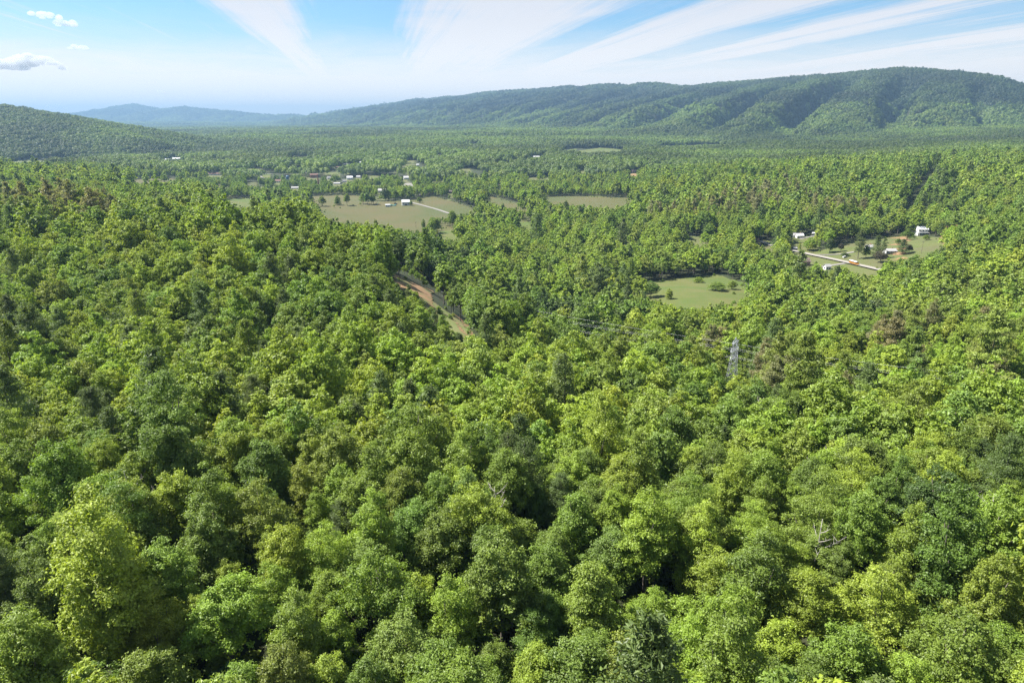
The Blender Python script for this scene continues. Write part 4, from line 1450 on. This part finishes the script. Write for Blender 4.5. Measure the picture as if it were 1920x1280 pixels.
def house(px, py, wpx, hpx, head, style, label):
    x, y, z = unproject(px, py)
    dist = math.sqrt(x*x + y*y + (CAM_Z-z)**2)
    wm, rm, dr, rs, st, chim = STYLE[style]
    w_ = wpx/FPX*dist*0.90
    d_ = w_*dr
    H = max(2.6, hpx/FPX*dist*0.95)
    rh = min(H*rs, d_*0.42)
    eh = H - rh
    nm = {'barn': 'farm_building', 'trailer': 'camper', 'villa': 'house', 'shed': 'shed', 'white_shed': 'shed', 'dark_barn': 'barn', 'brick_mill': 'mill_building', 'long_barn': 'barn', 'big_white': 'warehouse'}.get(style, 'house')
    root = empty(nm, (x, y + d_*0.5, z - 0.15), -math.atan2(x, y)*0.6 + R(head))
    cat = {'farm_building': 'building', 'mill_building': 'building', 'camper': 'camper', 'warehouse': 'building'}.get(nm, nm)
    tag(root, label, cat, 'buildings of the valley')
    # walls with gables
    mb = MB()
    a, b = w_/2, d_/2
    V = [(-a, -b, -1.5), (a, -b, -1.5), (a, b, -1.5), (-a, b, -1.5), (-a, -b, eh), (a, -b, eh), (a, b, eh), (-a, b, eh), (-a, 0, H-0.12), (a, 0, H-0.12)]
    mb.add(V, [(0, 1, 5, 4), (2, 3, 7, 6), (1, 2, 6, 9, 5), (3, 0, 4, 8, 7)])
    mb.build('wall', M[wm], root)
    ov, th = 0.45, 0.18
    sl = rh/b
    mb = MB()
    for s_ in (-1, 1):
        y0, y1 = s_*(b+ov), 0.0
        z0, z1 = eh - ov*sl, H
        V = [(-a-ov, y0, z0), (a+ov, y0, z0), (a+ov, y1, z1), (-a-ov, y1, z1), (-a-ov, y0, z0+th), (a+ov, y0, z0+th), (a+ov, y1, z1+th), (-a-ov, y1, z1+th)]
        mb.add(V, [(0, 3, 2, 1), (4, 5, 6, 7), (0, 1, 5, 4), (1, 2, 6, 5), (2, 3, 7, 6), (3, 0, 4, 7)])
    rf = mb.build('roof', M[rm], root)
    if chim:
        MB().box(a*0.35-0.4, a*0.35+0.4, b*0.25-0.4, b*0.25+0.4, H-rh*0.5, H+0.9).build('chimney', M['brick'], rf)
    if style == 'trailer':
        for xx in (-a*0.4, a*0.4):
            MB().tube([(xx, -b-0.06, 0.35), (xx, -b+0.14, 0.35)], [0.36, 0.36], 10).build('wheel', M['rubber'], root)
    # windows and door, front and one end
    nw = 2 if w_ < 9 else (3 if w_ < 16 else 5)
    sh = eh/st
    wme = MB().box(-0.55, 0.55, -0.03, 0.05, -0.65, 0.65).mesh('window', M['glass'])
    tr = MB()
    for xx in (-0.62, 0.62):
        tr.box(xx-0.07, xx+0.07, -0.06, 0.02, -0.72, 0.72)
    tr.box(-0.55, 0.55, -0.06, 0.02, 0.65, 0.75); tr.box(-0.55, 0.55, -0.09, 0.02, -0.76, -0.65)
    fme = tr.mesh('window_frame', M['white'])
    sc_ = min(1.0, sh/2.4)
    for fl in range(st):
        for k in range(nw):
            xx = -a + w_*(k+0.5)/nw
            if fl == 0 and k == nw//2 and style not in ('trailer', 'big_white'):
                dm = MB().box(xx-0.5*sc_, xx+0.5*sc_, -b-0.04, -b+0.02, 0, min(2.1, eh*0.85)) if style != 'barn' else MB().box(xx-1.9, xx+1.9, -b-0.05, -b+0.02, 0, min(3.2, eh*0.8))
                dm.build('door', M['door'], root)
                continue
            o_ = obj('window', wme, root, (xx, -b-0.01, sh*fl + sh*0.55)); o_.scale = (sc_, 1, sc_)
            obj('window_frame', fme, o_)
    for s_ in (-1, 1):
        o_ = obj('window', wme, root, (s_*(a+0.01), 0, eh*0.55)); o_.rotation_euler = (0, 0, s_*PI/2); o_.scale = (sc_, 1, sc_)
        obj('window_frame', fme, o_)
    if style == 'villa':                          # porch along the front
        p = MB()
        p.box(-a-0.3, a+0.3, -b-2.2, -b-0.1, sh-0.10, sh+0.06)
        p.build('porch_roof', M['white_metal'], root)
        for k in range(4):
            MB().box(-a+0.1+k*(w_-0.4)/3, -a+0.3+k*(w_-0.4)/3, -b-2.1, -b-1.9, -1.0, sh-0.1).build('porch_post', M['white'], root)
    return root


for b_ in BUILD:
    house(*b_)

# brick chimney of the mill, water tank
x, y, z = unproject(597, 346)
mb = MB().tube([(0, 0, -1), (0, 0, 6), (0, 0, 19), (0, 0, 19.1), (0, 0, 20)], [1.6, 1.5, 1.05, 1.3, 1.3], 12)
o = empty('mill_chimney', (x, y, z)); tag(o, 'tall round brick chimney rising from the village trees', 'chimney')
mb.build('shaft', M['brick'], o); MB().tube([(0, 0, 19.9), (0, 0, 20.2)], [1.0, 1.0], 12).build('flue', M['black'], o)
x, y, z = unproject(540, 345)
o = empty('water_tank', (x, y, z)); tag(o, 'dark blue water tank on legs above the village trees', 'water tank')
MB().tube([(0, 0, 9), (0, 0, 10), (0, 0, 15.5), (0, 0, 17.5)], [1.2, 3.0, 3.0, 0.3], 14).build('tank', M['tank'], o)
for k in range(4):
    a_ = k*PI/2 + PI/4
    MB().bar((2.6*math.cos(a_), 2.6*math.sin(a_), -1), (2.1*math.cos(a_), 2.1*math.sin(a_), 10.2), 0.22, 6).build('leg', M['tank'], o)

# covered trailer and dark tractor beside the camper in the hay field
x, y, z = unproject(737, 387)
o = empty('covered_trailer', (x, y, z + 0.4), R(10)); tag(o, 'long trailer under a teal tarpaulin in the brown hay field', 'trailer')
mb = MB(); n_ = 7
for k in range(n_ - 1):
    x0, x1 = -4.5 + 9*k/(n_-1), -4.5 + 9*(k+1)/(n_-1)
    h0, h1_ = 1.9 + 0.45*math.sin(k*1.3), 1.9 + 0.45*math.sin((k+1)*1.3)
    mb.add([(x0, -1.2, 0.8), (x1, -1.2, 0.8), (x1, -0.7, h1_), (x0, -0.7, h0), (x0, 0.7, h0), (x1, 0.7, h1_), (x1, 1.2, 0.8), (x0, 1.2, 0.8)], [(0, 1, 2, 3), (3, 2, 5, 4), (4, 5, 6, 7), (0, 7, 6, 1)])
mb.build('tarpaulin', M['teal'], o)
MB().box(-4.7, 4.9, -1.15, 1.15, 0.55, 0.79).build('bed', M['black'], o)
for xx in (-2.8, -1.6):
    for yy in (-1.2, 1.0):
        MB().tube([(xx, yy, 0.4), (xx, yy+0.2, 0.4)], [0.42, 0.42], 10).build('wheel', M['rubber'], o)
x, y, z = unproject(742, 384)
o = empty('tractor', (x, y, z + 0.3), R(20)); tag(o, 'dark tractor standing by the teal tarpaulin trailer', 'tractor')
MB().box(-0.2, 2.2, -0.5, 0.5, 0.9, 1.9).build('hood', M['tank'], o)
MB().box(-1.7, -0.2, -0.8, 0.8, 1.0, 3.0).build('cab', M['black'], o)
for xx, rr in ((-1.1, 0.95), (1.7, 0.6)):
    for yy in (-1.1, 0.7):
        MB().tube([(xx, yy, rr-0.1), (xx, yy+0.4, rr-0.1)], [rr, rr], 14).build('wheel', M['rubber'], o)

# ------------------------------------------------------------------ vehicles
def wheel_set(root, xs, half, r, wd):
    for xx in xs:
        for s_ in (-1, 1):
            w0 = MB().tube([(0, -wd/2, 0), (0, wd/2, 0)], [r, r], 14)
            wh = w0.build('wheel', M['rubber'], root); wh.location = (xx, s_*half, r)
            MB().tube([(0, -wd/2-0.02, 0), (0, wd/2+0.02, 0)], [r*0.5, r*0.5], 10).build('rim', M['steel'], wh)


def school_bus(x, y, z, rz):
    o = empty('school_bus', (x, y, z), rz)
    tag(o, 'orange school bus with a white roof driving along the road', 'bus')
    mb = MB().box(-5.2, 4.0, -1.22, 1.22, 0.75, 2.65)
    mb.add([(4.0, -1.1, 0.75), (5.6, -1.0, 0.75), (5.6, 1.0, 0.75), (4.0, 1.1, 0.75), (4.0, -1.1, 1.75), (5.6, -0.95, 1.55), (5.6, 0.95, 1.55), (4.0, 1.1, 1.75)], [(3, 2, 1, 0), (4, 5, 6, 7), (0, 1, 5, 4), (1, 2, 6, 5), (2, 3, 7, 6)])
    mb.build('body', M['bus'], o)
    mb = MB(); n_ = 6
    for k in range(n_):
        a0, a1 = PI*k/n_, PI*(k+1)/n_
        y0, z0, y1, z1 = -1.2*math.cos(a0), 2.65+0.45*math.sin(a0), -1.2*math.cos(a1), 2.65+0.45*math.sin(a1)
        mb.add([(-5.2, y0, z0), (4.0, y0, z0), (4.0, y1, z1), (-5.2, y1, z1)], [(0, 1, 2, 3)])
    for xx in (-5.2, 4.0):
        mb.add([(xx, -1.2*math.cos(PI*k/n_), 2.65+0.45*math.sin(PI*k/n_)) for k in range(n_+1)], [tuple(range(n_+1))])
    mb.build('roof', M['white'], o)
    wm_ = MB().box(-0.36, 0.36, -0.02, 0.02, 0, 0.62).mesh('window', M['glass'])
    for s_ in (-1, 1):
        for k in range(10):
            obj('window', wm_, o, (-4.7+k*0.9, s_*1.225, 1.85))
        MB().box(-5.2, 5.4, s_*1.225-0.015, s_*1.225+0.015, 1.35, 1.45).build('side_stripe', M['black'], o)
    MB().box(4.0, 4.04, -1.0, 1.0, 1.8, 2.6).build('windscreen', M['glass'], o)
    MB().box(-5.24, -5.2, -0.9, 0.9, 1.7, 2.5).build('rear_window', M['glass'], o)
    MB().box(5.6, 5.75, -1.1, 1.1, 0.5, 0.8).build('bumper', M['black'], o)
    MB().box(-5.38, -5.22, -1.15, 1.15, 0.5, 0.8).build('bumper', M['black'], o)
    for s_ in (-1, 1):
        MB().box(5.58, 5.63, s_*0.72-0.15, s_*0.72+0.15, 1.0, 1.25).build('headlight', M['white'], o)
    wheel_set(o, (-3.2, 4.3), 1.05, 0.5, 0.3)
    return o


def car(x, y, z, rz, mat, label, tall=1.0, nm='car', cat='car'):
    o = empty(nm, (x, y, z), rz)
    tag(o, label, cat)
    mb = MB()
    prof = [(-2.2, 0.35), (2.25, 0.35), (2.25, 0.75), (1.2, 0.95), (-2.2, 1.0)]
    V = [(px_, -0.88, pz_*tall) for px_, pz_ in prof] + [(px_, 0.88, pz_*tall) for px_, pz_ in prof]
    n_ = len(prof)
    mb.add(V, [tuple(range(n_)), tuple(range(2*n_-1, n_-1, -1))] + [(k, n_+k, n_+(k+1) % n_, (k+1) % n_) for k in range(n_)])
    mb.build('body', mat, o)
    cab = [(-1.9, 1.0), (1.1, 0.97), (0.5, 1.42), (-1.5, 1.46)]
    V = [(px_, -0.78 if i < 2 else -0.66, pz_*tall) for i, (px_, pz_) in enumerate(cab)] + [(px_, 0.78 if i < 2 else 0.66, pz_*tall) for i, (px_, pz_) in enumerate(cab)]
    cb = MB().add(V, [(0, 1, 2, 3), (7, 6, 5, 4), (0, 4, 5, 1), (1, 5, 6, 2), (3, 2, 6, 7), (0, 3, 7, 4)])
    cb.build('cabin_glass', M['glass'], o)
    MB().box(-1.45, 0.45, -0.66, 0.66, 1.44*tall, 1.50*tall).build('roof', mat, o)
    for s_ in (-1, 1):
        MB().box(2.23, 2.28, s_*0.62-0.17, s_*0.62+0.17, 0.56*tall, 0.70*tall).build('headlight', M['white'], o)
    wheel_set(o, (-1.35, 1.4), 0.80, 0.33, 0.2)
    return o


rp = _road_pts
def along_road(px_):
    q = project(rp[:, 0], rp[:, 1], height(rp[:, 0], rp[:, 1]) + 0.5)[0]
    i = int(np.argmin(np.abs(q - px_)))
    i = min(max(i, 2), len(rp)-3)
    d = rp[i+2] - rp[i-2]
    d = d/np.linalg.norm(d)
    return rp[i], d
p, d = along_road(1603)
nr = np.array([d[1], -d[0]])                     # to the right of travel
bp = p + nr*1.6
school_bus(float(bp[0]), float(bp[1]), h1(*p) + 0.6, math.atan2(d[1], d[0]))
p, d = along_road(1421)
bp = p - nr*1.4
car(float(bp[0]), float(bp[1]), h1(*p) + 0.6, math.atan2(-d[1], -d[0]), M['red'], 'red car on the road at the edge of the tall trees')
for px_, py_, a_, lab in ((1584, 484, 20, 'white car parked beside a round bush on the roadside lawn'), (1792, 413, 5, 'white pickup parked by the dark shelter high on the slope'), (1269, 450, 0, 'white car parked on the lane behind the woods')):
    x, y, z = unproject(px_, py_)
    car(x, y, z + 0.3, R(a_), M['white'], lab, 1.15, 'parked_car')

# ------------------------------------------------------------------ power line
def lattice_tower(x, y, z, ang, label, H=36.0):
    o = empty('lattice_pylon', (x, y, z), ang)    # local x: across the line
    tag(o, label, 'pylon', 'steel lattice pylons')
    def hw(t):                                    # half width at height t
        return np.interp(t, [0, 20, 31, 36], [2.7, 1.25, 0.9, 0.08])
    s_ = H/36.0
    lv = [-1.0, 4.5, 9.0, 13.0, 16.5, 19.5, 22.2, 24.7, 27.0, 29.2, 31.2, 33.2]
    for a_, b_ in ((-1, -1), (1, -1), (1, 1), (-1, 1)):
        mb = MB()
        for k in range(len(lv)-1):
            w0, w1 = hw(lv[k]), hw(lv[k+1])
            mb.bar((a_*w0, b_*w0, lv[k]*s_), (a_*w1, b_*w1, lv[k+1]*s_), 0.055)
        w0 = hw(lv[-1])
        mb.bar((a_*w0, b_*w0, lv[-1]*s_), (0, 0, H), 0.09)
        mb.build('leg', M['steel'], o)
    mb = MB()
    for k in range(len(lv)-1):
        w0, w1 = hw(lv[k]), hw(lv[k+1])
        z0, z1 = lv[k]*s_, lv[k+1]*s_
        for (a_, b_), (c_, d_) in (((-1, -1), (1, -1)), ((1, -1), (1, 1)), ((1, 1), (-1, 1)), ((-1, 1), (-1, -1))):
            mb.bar((a_*w0, b_*w0, z0), (c_*w1, d_*w1, z1), 0.026)
            mb.bar((c_*w0, d_*w0, z0), (a_*w1, b_*w1, z1), 0.026)
            if k:
                mb.bar((a_*w0, b_*w0, z0), (c_*w0, d_*w0, z0), 0.024)
    mb.build('bracing', M['steel'], o)
    tips = []
    for zz, L in ((32.6, 3.2), (28.2, 4.3), (23.8, 3.4)):
        for s2 in (-1, 1):
            w_ = hw(zz)
            mb = MB()
            tip = (s2*L, 0, (zz+0.5)*s_)
            for b_ in (-1, 1):
                mb.bar((s2*w_, b_*w_, zz*s_), tip, 0.065)
                mb.bar((s2*w_, b_*w_, (zz+1.3)*s_), tip, 0.065)
                for f in (0.35, 0.7):
                    mb.bar((s2*(w_+(L-w_)*f), b_*w_*(1-f), (zz+0.5*f)*s_), (s2*(w_+(L-w_)*f*0.75), b_*w_*(1-f*0.75), (zz+1.3-0.6*f)*s_), 0.045)
            mb.build('cross_arm', M['steel'], o)
            ins = MB()
            for k in range(5):
                ins.tube([(tip[0], 0, tip[2]-0.25-k*0.3), (tip[0], 0, tip[2]-0.45-k*0.3)], [0.16, 0.10], 8)
            ins.bar((tip[0], 0, tip[2]), (tip[0], 0, tip[2]-1.7), 0.04)
            ins.build('insulator', M['insul'], o)
            tips.append((tip[0], 0, tip[2]-1.75))
    c_, s2 = math.cos(ang), math.sin(ang)
    return [(x + t[0]*c_, y + t[0]*s2, z + t[2]) for t in tips]


line_ang = math.atan2(ROW_DIR[1], ROW_DIR[0]) + PI/2
# the near pylon: its top is seen at (1380, 632)
dtop = ray(*TOWER_PX)
tx, ty = TA
tx = dtop[0]/dtop[1]*ty
ztop = CAM_Z + dtop[2]/dtop[1]*ty
gz = h1(tx, ty)
HT = ztop - gz
print('pylon height', HT, 'ground', gz)
tipsA = lattice_tower(tx, ty, gz, line_ang, 'tall steel lattice pylon rising out of the forest', HT)
dB = ray(302, 384)
by_ = 585.0
bx = dB[0]/dB[1]*by_
bz = CAM_Z + dB[2]/dB[1]*by_ - 34.0
print('B ground', h1(bx, by_), bz)
tipsB = lattice_tower(bx, by_, bz, line_ang, 'faint far lattice pylon on the wooded ridge by the brown pines', 34.0)
print('pylon B at', project(bx, by_, bz+34))
cx_, cy_ = TA - ROW_DIR*230
cz_ = h1(cx_, cy_) + 26
for k in range(6):
    a_, b_ = np.array(tipsA[k]), np.array(tipsB[k])
    off = a_ - np.array([tx, ty, 0])
    e_ = np.array([cx_ + off[0], cy_ + off[1], cz_ + (off[2] - gz - HT) + 4])
    pts = []
    for p0, p1, sag in ((b_, a_, 11.0), (a_, e_, 6.0)):
        for q in np.linspace(0, 1, 25):
            pt = p0 + (p1-p0)*q
            pt[2] -= sag*4*q*(1-q)
            if len(pts) and np.linalg.norm(pt-pts[-1]) < 1e-3:
                continue
            pts.append(pt)
    wr = MB().tube([tuple(p_) for p_ in pts], [0.019]*len(pts), 5).build('power_wire', M['wire'])
    tag(wr, f"{('topmost', 'middle', 'lowest')[k//2]} power wire on the {('far', 'near')[k % 2]} side of the tall lattice pylon", 'power line', 'wires of the power line')

for px_, py_, Hp, lab in ((1503, 483, 10.5, 'wooden utility pole between the road and the brown-roofed house'), (1727, 476, 11.0, 'wooden utility pole on the open slope below the white house'),
                          (1634, 447, 11.5, 'wooden utility pole at the top edge of the lawn by the woods'), (780, 428, 8.0, 'lone wooden pole at the near corner of the hay field')):
    x, y, z = unproject(px_, py_)
    o = empty('utility_pole', (x, y, z)); tag(o, lab, 'utility pole', 'utility poles')
    MB().tube([(0, 0, -1), (0, 0, Hp)], [0.17, 0.11], 8).build('post', M['pole'], o)
    ca_ = MB().box(-1.1, 1.1, -0.06, 0.06, Hp-0.9, Hp-0.72).build('crossarm', M['pole'], o)
    for xx in (-0.95, 0, 0.95):
        MB().tube([(xx, 0, Hp-0.72), (xx, 0, Hp-0.52)], [0.07, 0.05], 6).build('insulator', M['insul'], ca_)

# ------------------------------------------------------------------ trees and bushes that stand apart
SPEC = [                                          # px, base py, height px, width px, colour, form, label
    (581, 387, 18, 15, 'mid green', 'round', 'leftmost tree of the row along the back of the hay field'),
    (605, 387, 18, 16, 'mid green', 'round', 'second tree from the left in the row behind the hay field'),
    (633, 385, 18, 11, 'mid green', 'tall', 'slim tree of the row behind the hay field, left of two close neighbours'),
    (651, 386, 20, 14, 'mid green', 'round', 'full tree of the row behind the hay field with a bare gap on its right'),
    (681, 383, 20, 15, 'mid green', 'round', 'light tree of the row behind the hay field, left of the gap'),
    (700, 384, 17, 13, 'deep green', 'round', 'small dark tree of the row just left of the camper'),
    (723, 377, 23, 20, 'dark green', 'broad', 'big dark round tree behind the teal trailer'),
    (742, 376, 16, 15, 'deep green', 'broad', 'wide dark tree between the big dark tree and the farm building'),
    (755, 371, 11, 11, 'dark green', 'round', 'small dark tree behind the white farm building'),
    (766, 375, 10, 8, 'olive green', 'round', 'thin yellowish tree behind the white farm building'),
    (786, 380, 9, 11, 'deep green', 'broad', 'dark bush alone in the field right of the farm building'),
    (771, 386, 8, 7, 'deep green', 'round', 'bush at the right wall of the farm building'),
    (794, 430, 15, 8, 'blue green', 'tall', 'slim tree at the left of the group at the field corner'),
    (804, 434, 16, 12, 'lime green', 'round', 'light green tree second in the group at the field corner'),
    (819, 437, 28, 20, 'mid green', 'round', 'tallest tree of the group at the field corner'),
    (849, 428, 30, 20, 'mid green', 'round', 'dense tree right of the mown strip at the field corner'),
    (1555, 474, 23, 20, 'dark green', 'round', 'dark round tree alone in the middle of the roadside lawn'),
    (1576, 472, 13, 11, 'purple brown', 'round', 'small reddish-leaved tree on the roadside lawn'),
    (1608, 486, 38, 20, 'pine green', 'pine', 'tallest dark conifer in the group on the roadside lawn'),
    (1623, 485, 22, 16, 'deep green', 'round', 'rounded tree between the conifers on the roadside lawn'),
    (1641, 486, 32, 17, 'pine green', 'pine', 'second dark conifer of the group on the roadside lawn'),
    (1655, 478, 22, 12, 'pine green', 'pine', 'smaller pale conifer at the back of the roadside group'),
    (1650, 493, 20, 24, 'purple brown', 'broad', 'dark purple-leaved tree at the front of the roadside group'),
    (1691, 477, 20, 18, 'dark green', 'pine', 'dark spreading conifer right of the roadside group'),
    (1704, 474, 13, 12, 'purple brown', 'round', 'small purple-leaved tree beside the dark spreading conifer'),
    (1684, 458, 9, 10, 'deep green', 'round', 'round bush on the open slope below the white house'),
    (1584, 481, 7, 14, 'dark green', 'broad', 'wide clipped bush beside the parked white car'),
    (1509, 486, 6, 8, 'dark green', 'round', 'round bush on the verge in front of the brown-roofed house'),
    (1517, 470, 22, 24, 'lime green', 'broad', 'light airy tree at the upper edge of the road'),
    (1547, 459, 30, 24, 'deep green', 'round', 'large dark tree at the top corner of the lawn'),
    (1704, 442, 24, 20, 'deep green', 'round', 'tree close to the left of the two-storey white house'),
    (1754, 443, 20, 18, 'mid green', 'round', 'tree close to the right of the two-storey white house'),
    (1762, 440, 18, 18, 'deep green', 'round', 'tree farther right of the two-storey white house'),
    (1736, 451, 8, 12, 'mid green', 'round', 'low tree in front of the two-storey white house'),
    (1700, 450, 17, 20, 'deep green', 'broad', 'spreading tree on the bare earth left of the white house'),
    (1220, 558, 30, 38, 'deep green', 'broad', 'large round tree at the left end of the meadow'),
    (1254, 561, 16, 13, 'lime green', 'tall', 'small light tree beside the large round tree in the meadow'),
    (1345, 545, 14, 40, 'blue green', 'broad', 'low wide thicket tree jutting into the meadow'),
    (1372, 543, 16, 20, 'mid green', 'round', 'tree at the right end of the meadow thicket'),
    (1310, 530, 9, 24, 'olive green', 'broad', 'bush on the upper edge of the meadow'),
]
for px_, py_, hpx, wpx, c_, f_, lab in SPEC:
    x, y, z = unproject(px_, py_)
    dist = math.sqrt(x*x + y*y + (CAM_Z-z)**2)
    sh_ = hpx/FPX*dist/(H0 - 1.5)
    sw_ = wpx/FPX*dist/(WID[f_]*0.98)
    low_ = hpx < 12
    plant_tree(x, y, z - (0.25*H0*sh_ if low_ else 0.12*H0*sh_), 1, float(rng.uniform(0, 6.28)), f_, tints(np.array([c_]), 0.05)[0], lab, 'trees and bushes standing apart in the open', int(rng.randint(9)), (sw_, sw_, sh_*(1.3 if low_ else 1.13)))


# ------------------------------------------------------------------ bare dead trees
def dead_tree(px_, py_, hpx, lab, seed):
    x, y, z = unproject(px_, py_, 9.0)
    dist = math.sqrt(x*x + y*y + (CAM_Z-z)**2)
    up_ = 0.85*hpx/FPX*dist
    r_ = np.random.RandomState(seed)
    top = 9.0 + up_
    o = empty('dead_tree', (x, y, z)); tag(o, lab, 'dead tree', 'bare dead trees')
    pts = [np.array([0, 0, -0.5])]
    for k in range(7):
        pts.append(np.array([r_.randn()*0.18, r_.randn()*0.18, (k+1)/7*top]) + np.array([pts[-1][0], pts[-1][1], 0]))
    MB().tube(pts, list(np.linspace(0.17, 0.03, 8)), 7).build('trunk', M['dead'], o, True)
    for k in range(9):
        f = r_.uniform(0.45, 0.95)
        i = f*7; i0 = int(i)
        st = pts[i0] + (pts[min(i0+1, 7)]-pts[i0])*(i-i0)
        a_ = r_.rand()*6.28
        L = (1.15-f)*top*0.42*r_.uniform(0.6, 1.2)
        m1_ = st + np.array([math.cos(a_), math.sin(a_), 0.7])*L*0.5
        e_ = m1_ + np.array([math.cos(a_+r_.randn()*0.4), math.sin(a_+r_.randn()*0.4), 1.1])*L*0.5
        mb = MB().tube([st, m1_, e_], [0.06, 0.04, 0.012], 5)
        for q in range(3):
            s2 = m1_ + (e_-m1_)*r_.rand()
            mb.tube([s2, s2 + r_.randn(3)*L*0.14 + np.array([0, 0, L*0.22])], [0.026, 0.008], 4)
        mb.build('branch', M['dead'], o, True)


for i_, (px_, py_, hpx, lab) in enumerate(((1535, 1035, 66, 'forked bare dead tree among lime trees near the bottom'), (1850, 985, 66, 'bare grey snag near the right edge beside the dark crown'),
                                           (243, 960, 84, 'pale bare dead tree standing in the left part of the forest'), (716, 1110, 60, 'slender bare snag just above the pale grey-green tree'),
                                           (930, 960, 60, 'thin dead tree in the middle of the near forest'), (592, 830, 60, 'straight dead trunk by the dusky pine in the left forest'), (1424, 780, 40, 'small white snag a little below the tall pylon'),
                                           (1552, 885, 40, 'short bare trunk in the dark hollow above the dark green crown'))):
    dead_tree(px_, py_, hpx, lab, 40+i_)

# ------------------------------------------------------------------ small fair-weather clouds, beyond and above the haze
cm_, t = new_mat('cloud_vapour')
cv = t.n('ShaderNodeVolumePrincipled')
cv.inputs['Color'].default_value = (0.98, 0.98, 1.0, 1)
cv.inputs['Density'].default_value = 0.005
cv.inputs['Anisotropy'].default_value = 0.45
o_ = t.n('ShaderNodeOutputMaterial'); t.link(cv.outputs[0], o_.inputs['Volume'])
import bmesh
for (px_, py_, w_px, h_px, n_, lab) in ((46, 116, 92, 26, 26, 'largest small white cloud low at the left edge of the sky'), (80, 29, 44, 13, 10, 'small white cloud near the top left corner'), (122, 42, 28, 14, 9, 'ragged little cloud just right of the top left one'),
                                        (146, 88, 22, 10, 7, 'tiny faint cloud between the top left clouds and the mountains'), (104, 200, 30, 11, 9, 'little cloud low above the left hill'), (300, 171, 16, 5, 5, 'tiny cloud above the far blue mountains')):
    dv = ray(px_, py_); dv = dv/np.linalg.norm(dv)
    Dc = 30000.0
    c_ = dv*Dc + np.array([0, 0, CAM_Z])
    r_ = np.random.RandomState(int(px_))
    Wm, Hm = w_px/FPX*Dc, h_px/FPX*Dc
    bm = bmesh.new()
    for k in range(n_):
        u = r_.uniform(-0.5, 0.5)
        hh = (1 - (2*u)**2)**0.5
        rr_ = Hm*r_.uniform(0.22, 0.42)*(0.4 + 0.6*hh)
        vtx = bmesh.ops.create_icosphere(bm, subdivisions=3, radius=rr_)['verts']
        off = Vector((u*Wm, r_.uniform(-.25, .25)*Wm*0.5, -Hm*0.32 + r_.uniform(0.0, 0.75)*Hm*hh*0.75))
        sx = r_.uniform(1.2, 2.1)
        for v in vtx:
            q = v.co.normalized()
            k_ = 1 + 0.22*math.sin(q.x*7 + k)*math.sin(q.y*6 + 2*k)*math.sin(q.z*8 + k)
            v.co = Vector((v.co.x*sx*k_, v.co.y*1.3*k_, v.co.z*k_*(0.55 if v.co.z < 0 else 0.95))) + off
    me = bpy.data.meshes.new('cloud'); bm.to_mesh(me); bm.free()
    me.polygons.foreach_set('use_smooth', [True]*len(me.polygons)); me.materials.append(cm_)
    o = obj('cloud', me, None, tuple(c_)); o.rotation_euler = (0, 0, -math.atan2(c_[0], c_[1]))
    tag(o, lab, 'cloud', 'small white clouds')

# ------------------------------------------------------------------ haze
hz_m, t = new_mat('haze')
pv = t.n('ShaderNodeVolumePrincipled')
pv.inputs['Color'].default_value = (0.25, 0.41, 0.60, 1)
pv.inputs['Density'].default_value = 8.2e-5
pv.inputs['Anisotropy'].default_value = 0.2
o_ = t.n('ShaderNodeOutputMaterial'); t.link(pv.outputs[0], o_.inputs['Volume'])
hb = MB().box(-26000, 26000, -3000, 24000, -30, 560)
tag(hb.build('haze', hz_m), kind='stuff', label='thin blue summer haze over the valley')
